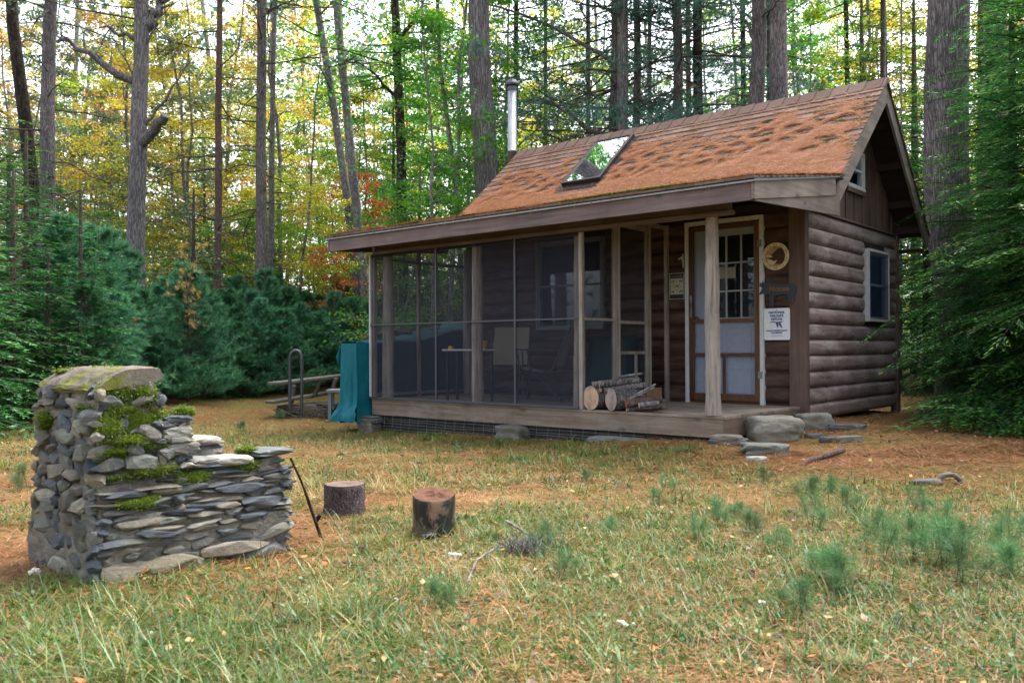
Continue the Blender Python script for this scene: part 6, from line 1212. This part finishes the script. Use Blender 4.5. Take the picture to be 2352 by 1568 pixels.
# ---------------------------------------------------------------- needles on the roofs
def roof_needles():
    rg = np.random.default_rng(21); Ls = 2.15; cs, sn = 1/math.hypot(1, .873), .873/math.hypot(1, .873)
    # cells: bare shingle patches ringed by needles
    gx, gs = .34, .20; nx, ns = int(5.9/gx)+3, int(Ls/gs)+3
    cx = (np.arange(nx)[:, None]+rg.uniform(-.1, 1.1, (nx, ns))+.5*(np.arange(ns)[None, :] % 2))*gx-5.7; cy = (np.arange(ns)[None, :]+rg.uniform(-.05, 1.05, (nx, ns)))*gs-gs; C = np.stack([cx.ravel(), cy.ravel()], -1)
    def heap(x, s):
        out_ = np.zeros_like(x)
        for a in range(0, len(x), 20000):
            X = x[a:a+20000, None]; S = s[a:a+20000, None]; d = np.hypot((X-C[None, :, 0])/1.0, (S-C[None, :, 1])*1.5); d.partition(2, axis=1); e = d[:, 1]-d[:, 0]; out_[a:a+20000] = e
        ring = 1-sm(.012, .10, out_+(vnoise(x*7, s*9, 1, 44)-.5)*.07)
        low = 1-sm(.36, 1.0, s+(vnoise(x, s*1.5, 1.6, 31)-.5)*.6+.12*(x+2.5)/3*0)
        band = sm(.30, .6, vnoise(x*.9+3, s*2.2, 1.4, 33)); top = 1-sm(1.45, 1.95, s+(x < -3)*.25+(vnoise(x, s, 2, 35)-.5)*.4)
        v = np.clip(low*1.2+ring*(.45+.6*band)*top, 0, 1.3)*sm(.0, .04, s+.02)
        v *= 1-((x > -3.80) & (x < -3.0) & (s > .47) & (s < 2.05)).astype(float)
        v *= 1-.75*sm(.1, .42, x)*sm(.05, .3, s); return v*(sm(-5.48, -5.2, x)*.8+.2)
    def pt(x, s, h): y = -.0+s*cs; return np.stack([x, y-sn*h, 3.91-.873*1.65+s*sn+cs*h], -1)
    X, S = np.meshgrid(np.linspace(-5.47, .41, 620), np.linspace(.0, Ls-.12, 230), indexing='ij'); H = heap(X.ravel(), S.ravel()).reshape(X.shape)
    hh = .012+.018*np.clip(H-.35, 0, 1)+.016*(vnoise(X*14, S*30, 1, 36)-.5)*np.clip(H, 0, 1); keep = H > .40; V = pt(X, S, hh+.004).reshape(-1, 3); i, j = np.nonzero(keep[:-1, :-1] & keep[1:, 1:] & keep[:-1, 1:] & keep[1:, :-1]); n2 = X.shape[1]
    b = B(); b.add(V, np.stack([i*n2+j, (i+1)*n2+j, (i+1)*n2+j+1, i*n2+j+1], -1)); mat_ = N('matted_needles'); g = mat_.noise(mat_.coord((1, 3, 3)), 60, 6, .7); c = mat_.ramp(g, [(.3, (.18, .070, .026)), (.5, (.38, .16, .06)), (.75, (.52, .26, .12))]); mat_.pbr(c, .95, mat_.bump(g, 1, .012), spec=.05); M['mat'] = mat_.mt
    root = tag(obj('roof_needle_litter', b, M['mat'], smooth=True), 'thick mat of rust coloured pine needles covering the cabin roof', 'pine needles', kind='stuff')
    n = 330000; x = rg.uniform(-5.48, .42, n); s = rg.uniform(.0, Ls-.1, n); h = heap(x, s); k = rg.random(n) < np.clip(h-.12, 0, 1)*1.1+.03; x, s, h = x[k], s[k], h[k]; n = len(x); a = rg.normal(.0, .62, n)+np.where(rg.random(n) < .5, 0, 3.14159)+(vnoise(x*3, s*4, 1, 37)-.5)*3.0
    l = rg.uniform(.03, .085, n); z0 = .016+.022*np.clip(h-.35, 0, 1)+rg.uniform(0, .014, n); p = pt(x, s, z0); ex = np.array([1., 0, 0]); es = np.array([0, cs, sn]); en = np.array([0, -sn, cs]); d = np.cos(a)[:, None]*ex+np.sin(a)[:, None]*es+en*rg.normal(.04, .12, n)[:, None]; sd_ = unit(np.cross(d, en))*.0017
    V = np.stack([p-sd_, p+sd_, p+sd_*.6+d*l[:, None], p-sd_*.6+d*l[:, None]], 1).reshape(-1, 3); b = B(); b.add(V, np.arange(4*n).reshape(-1, 4), np.clip(rg.normal(.5, .24, n), 0, 1)); obj('loose_needles', b, M['roof_litter'], root)
    # porch roof litter and hanging needles at the eave
    b = B(); n = 60000; x = rg.uniform(-5.55, .48, n); y = rg.uniform(-2.26, .0, n); p = np.stack([x, y, zP(y)+rg.uniform(.012, .045, n)], -1); a = rg.uniform(0, 6.28, n); d = np.stack([np.cos(a), np.sin(a), rg.normal(0, .1, n)], -1)*rg.uniform(.03, .09, n)[:, None]; sd_ = unit(np.cross(d, [0, 0, 1.]))*.002
    V = np.stack([p-sd_, p+sd_, p+sd_+d, p-sd_+d], 1).reshape(-1, 3); b.add(V, np.arange(4*n).reshape(-1, 4), np.clip(rg.normal(.45, .24, n), 0, 1)); 
    X, Y = np.meshgrid(np.linspace(-5.54, .49, 300), np.linspace(-2.245, .05, 60), indexing='ij'); Z = zP(Y)+.018+.022*vnoise(X*5, Y*5, 1, 38); b2 = B(); i, j = np.meshgrid(np.arange(299), np.arange(59), indexing='ij'); b2.add(np.stack([X, Y, Z], -1).reshape(-1, 3), np.stack([i*60+j, (i+1)*60+j, (i+1)*60+j+1, i*60+j+1], -1).reshape(-1, 4))
    o = tag(obj('porch_roof_litter', b2, M['mat'], smooth=True), 'pine needles lying on the low porch roof', 'pine needles', kind='stuff'); obj('loose_needles', b, M['litter'], o)
    b = B(); n = 140
    for _ in range(n): x_ = rg.uniform(-5.5, .45); l_ = rg.uniform(.02, .07); b.beam((x_, -2.262, zP(-2.26)+.02), (x_+rg.normal(0, .015), -2.272, zP(-2.26)-l_), .0018, .0018, rg.random())
    obj('hanging_needle', b, M['litter'], o)
    # moss along the eave and between shingles
    b = B(); mb_ = B(); n = 9000; t = rg.random(n); x = np.where(rg.random(n) < .8, -1.9+1.75*t, -5.4+5.8*rg.random(n)); y = -2.25+np.abs(rg.normal(0, .03, n)); p = np.stack([x, y, zP(y)+.02+rg.uniform(0, .02, n)*np.exp(-((x+.9)/.8)**2)], -1); d = unit(rg.normal(0, .6, (n, 3))+np.array([0, -.2, 1.]))*.014; s_ = unit(np.cross(d, rg.normal(0, 1, (n, 3))))*.003
    b.add(np.stack([p-s_, p+s_, p+d], 1).reshape(-1, 3), np.arange(3*n).reshape(-1, 3), rg.uniform(0, .8, n)); 
    for _ in range(70):
        x_ = .35-abs(rg.normal(0, .5)); s_0 = rg.uniform(.05, 1.85); 
        if rg.random() < .35: x_ = rg.uniform(-3, .2)
        m_ = 260; xx = x_+rg.normal(0, .045, m_); ss = s_0+rg.normal(0, .012, m_); pp = pt(xx, ss, .012+rg.uniform(0, .014, m_)); dd_ = unit(rg.normal(0, .6, (m_, 3))+np.array([0, -.6, .8]))*.012; s2 = unit(np.cross(dd_, rg.normal(0, 1, (m_, 3))))*.003; b.add(np.stack([pp-s2, pp+s2, pp+dd_], 1).reshape(-1, 3), np.arange(3*m_).reshape(-1, 3), rg.uniform(0, .75, m_))
    tag(obj('roof_moss', b, M['mossblade']), 'green moss along the porch eave and between the shingles near the gable', 'moss', kind='stuff')
roof_needles()
# ---------------------------------------------------------------- grass and needle litter
def blocked(x, y):
    return ((x > -5.14) & (x < .05) & (y > -1.86) & (y < 3.3)) | ((x > -.60) & (x < .12) & (y > -7.76) & (y < -7.34)) | ((x > -.10) & (x < .12) & (y > -7.4) & (y < -6.78))
def screen_of(x, y, z):
    q = np.stack([x-CAM[0], y-CAM[1], z-CAM[2]], -1); d = q @ FWD; return 1176+FPX*(q @ RGT)/d, 784-FPX*(q @ UPV)/d, d
def sample(n, dmin, dmax, rg, spread=.95, pw=1.):
    d = dmin+(dmax-dmin)*rg.random(n)**pw; lat = rg.uniform(-spread, spread, n)*d; x = CAM[0]+d*FWD[0]/np.hypot(*FWD[:2])+lat*RGT[0]; y = CAM[1]+d*FWD[1]/np.hypot(*FWD[:2])+lat*RGT[1]; k = ~blocked(x, y); return x[k], y[k], d[k]
def greenness(x, y):
    g = vnoise(x, y, .55, 51, 4)*.62+vnoise(x, y, 2.3, 57, 3)*.38
    q = (y+9.4)-(-.55)*(x-3.8)   # rough distance out from the camera towards the cabin
    bias = np.zeros_like(x)+.0
    bias += .16*sm(3.6, 1.6, np.hypot(x-2.6, y+7.2))                       # near right
    bias += .18*sm(2.6, 1.0, np.hypot(x-1.8, y+8.2))                       # bottom left of the picture
    bias += .13*sm(2.5, .8, np.hypot(x+5.5, y+3.6))                        # left of the porch
    bias += .12*sm(2.2, .6, np.hypot(x-3.6, y+4.9))                        # seedling patch
    bias -= .42*sm(3.8, 1.6, np.hypot(x-1.6, y-.4))+.30*sm(1.3, .4, np.hypot(x-3.6, y+.8))    # bare needles by the gable wall
    bias += .07*sm(3.5, 1.2, np.hypot(x+1.5, y+4.2)); bias -= .25*sm(5, 9, y)
    return g+bias
def litter():
    rg = np.random.default_rng(61); b = B()
    for n, d0, d1 in ((250000, 2.0, 7.5), (200000, 6.5, 15)):
        x, y, d = sample(n, d0, d1, rg); kk_ = rg.random(len(x)) > np.clip((greenness(x, y)-.40)*2.2, 0, .6); x, y, d = x[kk_], y[kk_], d[kk_]; n = len(x); z = gz(x, y)+rg.uniform(.003, .022, n); a = rg.uniform(0, 6.28, n); l = rg.uniform(.04, .11, n); wd_ = np.where(d > 6.5, .0022, .0014)[:, None]; dr = np.stack([np.cos(a), np.sin(a), rg.normal(.02, .12, n)], -1); s = unit(np.cross(dr, [0, 0, 1.]))*wd_; p = np.stack([x, y, z], -1)
        V = np.stack([p-s, p+s, p+s*.7+dr*l[:, None], p-s*.7+dr*l[:, None]], 1).reshape(-1, 3); b.add(V, np.arange(4*n).reshape(-1, 4), np.clip(rg.normal(.5, .25, n)+(vnoise(x, y, 1.1, 66)-.5)*.5, 0, 1))
    tag(obj('needle_litter', b, M['litter']), 'rust coloured pine needles strewn over the clearing', 'pine needles', kind='stuff')
litter()
def bits():
    rg = np.random.default_rng(88); x, y, d = sample(2600, 2.1, 13, rg); n = len(x); b = B(); leafquads(b, np.stack([x, y, gz(x, y)+rg.uniform(.012, .04, n)], -1), unit(rg.normal(0, .5, (n, 3))+np.array([0, 0, 1.])), .034, rg.random(n), rg, .7); tag(obj('fallen_leaves', b, M['leafbits']), 'scattered dry leaves on the needles and grass', 'leaves', kind='stuff')
    b = B(); x, y, d = sample(420, 2.3, 12, rg)
    for X, Y in zip(x, y):
        z = float(gz(X, Y)); a = rg.uniform(0, 6.28); l = rg.uniform(.05, .22); p = np.array([X, Y, z+.012]); dr = np.array([math.cos(a), math.sin(a), rg.uniform(-.02, .12)]); b.tube([p, p+dr*l*.5+rg.normal(0, .008, 3)*np.array([1, 1, .3]), p+dr*l], [.003, .0024, .0014], 4, cap=False)
    x, y, d = sample(160, 2.6, 12, rg)
    for X, Y in zip(x, y):
        z = float(gz(X, Y)); V, F = IV[1]; a = rg.uniform(0, 6.28); b.add((V*np.array([.035, .014, .012])) @ rotz(a).T+(X, Y, z+.014), F)
    tag(obj('ground_debris', b, M['bark_red']), 'small fallen twigs and pine cones scattered over the clearing', 'twigs', kind='stuff')
bits()
def grassblades(b, x, y, rg, h, w_, tone, flat=.0, seg=3):
    n = len(x); z = gz(x, y)-.005; a = rg.uniform(0, 6.28, n); l = h*rg.uniform(.5, 1.25, n); lean = np.clip(rg.normal(.45+flat, .3, n), .02, 1.5); curl = rg.uniform(.3, 1.5, n); hd = np.stack([np.cos(a), np.sin(a), 0*a], -1); sd_ = np.stack([-np.sin(a), np.cos(a), 0*a], -1)*(w_/2*rg.uniform(.6, 1.3, n))[:, None]; p = np.stack([x, y, z], -1); Vs = []
    for s in range(seg+1):
        t = s/seg; th = lean+curl*t*.8; 
        if s: p = p+(hd*np.sin(th)[:, None]+np.array([0, 0, 1.])*np.cos(th)[:, None])*(l/seg)[:, None]; p[:, 2] = np.maximum(p[:, 2], z+.006)
        wv = (1-t**1.6*.9); Vs += [p-sd_*wv, p+sd_*wv]
    V = np.stack(Vs, 1); k = 2*(seg+1); base = (np.arange(n)*k)[:, None]; F = np.concatenate([base+np.array([[2*s, 2*s+1, 2*s+3, 2*s+2]]) for s in range(seg)], 1).reshape(-1, 4); b.add(V.reshape(-1, 3), F, np.repeat(tone, seg))
def grass():
    rg = np.random.default_rng(71)
    b = B()
    for n, d0, d1, h, w_ in ((190000, 2.0, 5.2, .062, .0034), (200000, 4.8, 9.5, .060, .0042), (145000, 9, 18, .07, .007)):
        x, y, d = sample(n, d0, d1, rg); g = greenness(x, y); k = rg.random(len(x)) < np.clip((g-.40)*2.8, .13, .9); x, y, g = x[k], y[k], g[k]; n = len(x); green = rg.random(n) < np.clip(.42+(g-.48)*2.0, .06, .85)
        tone = np.where(green, rg.uniform(0, .55, n), rg.uniform(.58, 1, n)); grassblades(b, x, y, rg, h*(1+np.clip(g-.5, 0, .3)*2), w_, tone, np.where(green, .35, .75))
    tag(obj('grass', b, M['grass']), 'patchy green and straw coloured grass over the clearing', 'grass', kind='stuff')
    # tufts of longer grass
    b = B(); cx, cy, cd = sample(1250, 2.2, 11, rg); g = greenness(cx, cy); k = g > .55; cx, cy, cd = cx[k], cy[k], cd[k]
    for X, Y, D in zip(cx, cy, cd):
        m_ = int(rg.integers(15, 55)); rr = rg.uniform(.02, .09); t0 = rg.uniform(.05, .6); hh = rg.uniform(.07, .16)
        grassblades(b, X+rg.normal(0, rr, m_), Y+rg.normal(0, rr, m_), rg, hh, .0045+.0004*D, np.clip(rg.normal(t0, .13, m_), 0, 1), .25, 5)
    for k in range(120):    # long flopped grass at the bottom left
        q = GP(rg.uniform(-60, 900) if k < 80 else rg.uniform(800, 2400), rg.uniform(1380, 1600)); m_ = 34 if k < 80 else 18; grassblades(b, q[0]+rg.normal(0, .05, m_), q[1]+rg.normal(0, .05, m_), rg, .19 if k < 80 else .13, .0048, np.clip(rg.normal(rg.choice([.08, .15, .25, .4, .72]), .12, m_), 0, 1), .6, 6)
    for (px, py, n_, h_) in ((1180, 1075, 50, .16), (905, 1085, 50, .2), (1000, 1040, 40, .15), (690, 1120, 130, .30), (720, 1150, 100, .28), (880, 1130, 130, .30), (960, 1135, 80, .25), (1200, 1250, 60, .15), (1180, 1010, 60, .14), (1300, 1005, 60, .13), (940, 1005, 50, .12), (870, 1250, 60, .2), (1545, 1040, 50, .11), (1575, 1035, 60, .10), (1610, 1030, 60, .12), (1245, 1000, 50, .12), (980, 1000, 40, .1)):
        q = GP(px, py); tn = .8 if px in (690, 720, 880, 960) else .3; grassblades(b, q[0]+rg.normal(0, .07, n_), q[1]+rg.normal(0, .07, n_), rg, h_, .0045, np.clip(rg.normal(tn, .12, n_), 0, 1), .4, 6)
    tag(obj('grass_tufts', b, M['grass']), 'longer tufts of green and straw coloured grass', 'grass', kind='stuff')
    # small round leaved weeds
    b = B(); x, y, d = sample(48000, 2.1, 9, rg); g = greenness(x, y)+(vnoise(x, y, 5, 58)-.5)*.4; k = rg.random(len(x)) < np.clip((g-.47)*1.6, 0, 1); x, y = x[k], y[k]; n = len(x)
    leafquads(b, np.stack([x, y, gz(x, y)+rg.uniform(.01, .05, n)], -1), unit(rg.normal(0, .8, (n, 3))+np.array([0, 0, 1.])), .017, np.clip(rg.normal(.45, .25, n), 0, 1), rg, .9); tag(obj('low_weeds', b, M['herb']), 'small round leaved weeds among the grass', 'weeds', kind='stuff')
grass()
# seedlings of pine in the grass
def seedling(seed, h=.19):
    rg = np.random.default_rng(seed); w_ = B(); nd = B(); C = []; D = []
    for q in range(4):
        bx, by = (rg.normal(0, .05, 2) if q else (0, 0)); hh = h*rg.uniform(.55, 1.05); tx, ty = rg.normal(0, .03, 2); w_.tube([(bx, by, -.02), (bx+tx*.5, by+ty*.5, hh*.5), (bx+tx, by+ty, hh)], [.0018, .0014, .001], 4)
        for i in range(22): f = rg.random()**.7; a = rg.uniform(0, 6.28); C.append((bx+tx*f, by+ty*f, hh*(.15+.85*f))); D.append((math.cos(a), math.sin(a), .3+.8*f))
        for i in range(4):
            a = rg.uniform(0, 6.28); z = hh*rg.uniform(.3, .8); l = rg.uniform(.03, .08)
            for s in (.5, 1.): C.append((bx+tx*.5+math.cos(a)*l*s, by+ty*.5+math.sin(a)*l*s, z+.03*s)); D.append((math.cos(a), math.sin(a), .4))
    needles_tuft(nd, np.array(C), unit(np.array(D)), 9, .07, .0014, rg, .5); return w_, nd
SD = [Tree('pine_seedling', *seedling(k), 'twig', 'needle_seed', 'needles', 'stem') for k in (1, 2, 3)]
for i, (px, py, sc) in enumerate([(1240, 1262, .9), (1700, 1190, .8), (1660, 1210, 1.0), (1600, 1240, .9), (1725, 1230, 1.1), (1850, 1160, 1.2), (1885, 1215, 1.2), (1905, 1130, .9), (1950, 1180, 1.1), (1780, 1270, .8), (1920, 1340, 1.3), (1935, 1370, 1.1), (2060, 1290, 1.3), (2095, 1250, 1.1), (2140, 1300, 1.4), (2170, 1230, 1.2), (2200, 1290, 1.5), (2235, 1345, 1.3), (2300, 1260, 1.2), (2330, 1330, 1.3), (2010, 1240, 1.0), (1540, 1130, .8), (1500, 1150, .7), (1345, 1110, .7),
    (640, 965, 1.), (560, 990, 1.1), (50, 1130, 1.3), (1300, 1330, .9), (1000, 1405, 1.), (1820, 1420, 1.), (2120, 1180, 1.), (1400, 1230, .8), (1760, 1110, .8)]):
    side = 'left of the porch' if px < 700 else 'in the middle of the clearing' if px < 1500 else 'in the right half of the grass'
    SD[i % 3].place(GP(px, py), i*1.3, sc*.8, f'small blue green pine seedling {side}', 'seedling', f'pine seedlings {side}')
# ---------------------------------------------------------------- origins at the base of single mesh things
for o in list(SC.objects):
    if o.type == 'MESH' and o.parent is None and o.get('kind') is None and o.location.length < 1e-6 and len(o.data.vertices):
        co = np.empty(len(o.data.vertices)*3, np.float32); o.data.vertices.foreach_get('co', co); co = co.reshape(-1, 3); c = np.array([(co[:, 0].min()+co[:, 0].max())/2, (co[:, 1].min()+co[:, 1].max())/2, co[:, 2].min()], np.float32)
        o.data.vertices.foreach_set('co', (co-c).ravel()); o.data.update(); o.location = tuple(float(v) for v in c)
        for ch in o.children: ch.location = tuple(float(a-b_) for a, b_ in zip(ch.location, c))
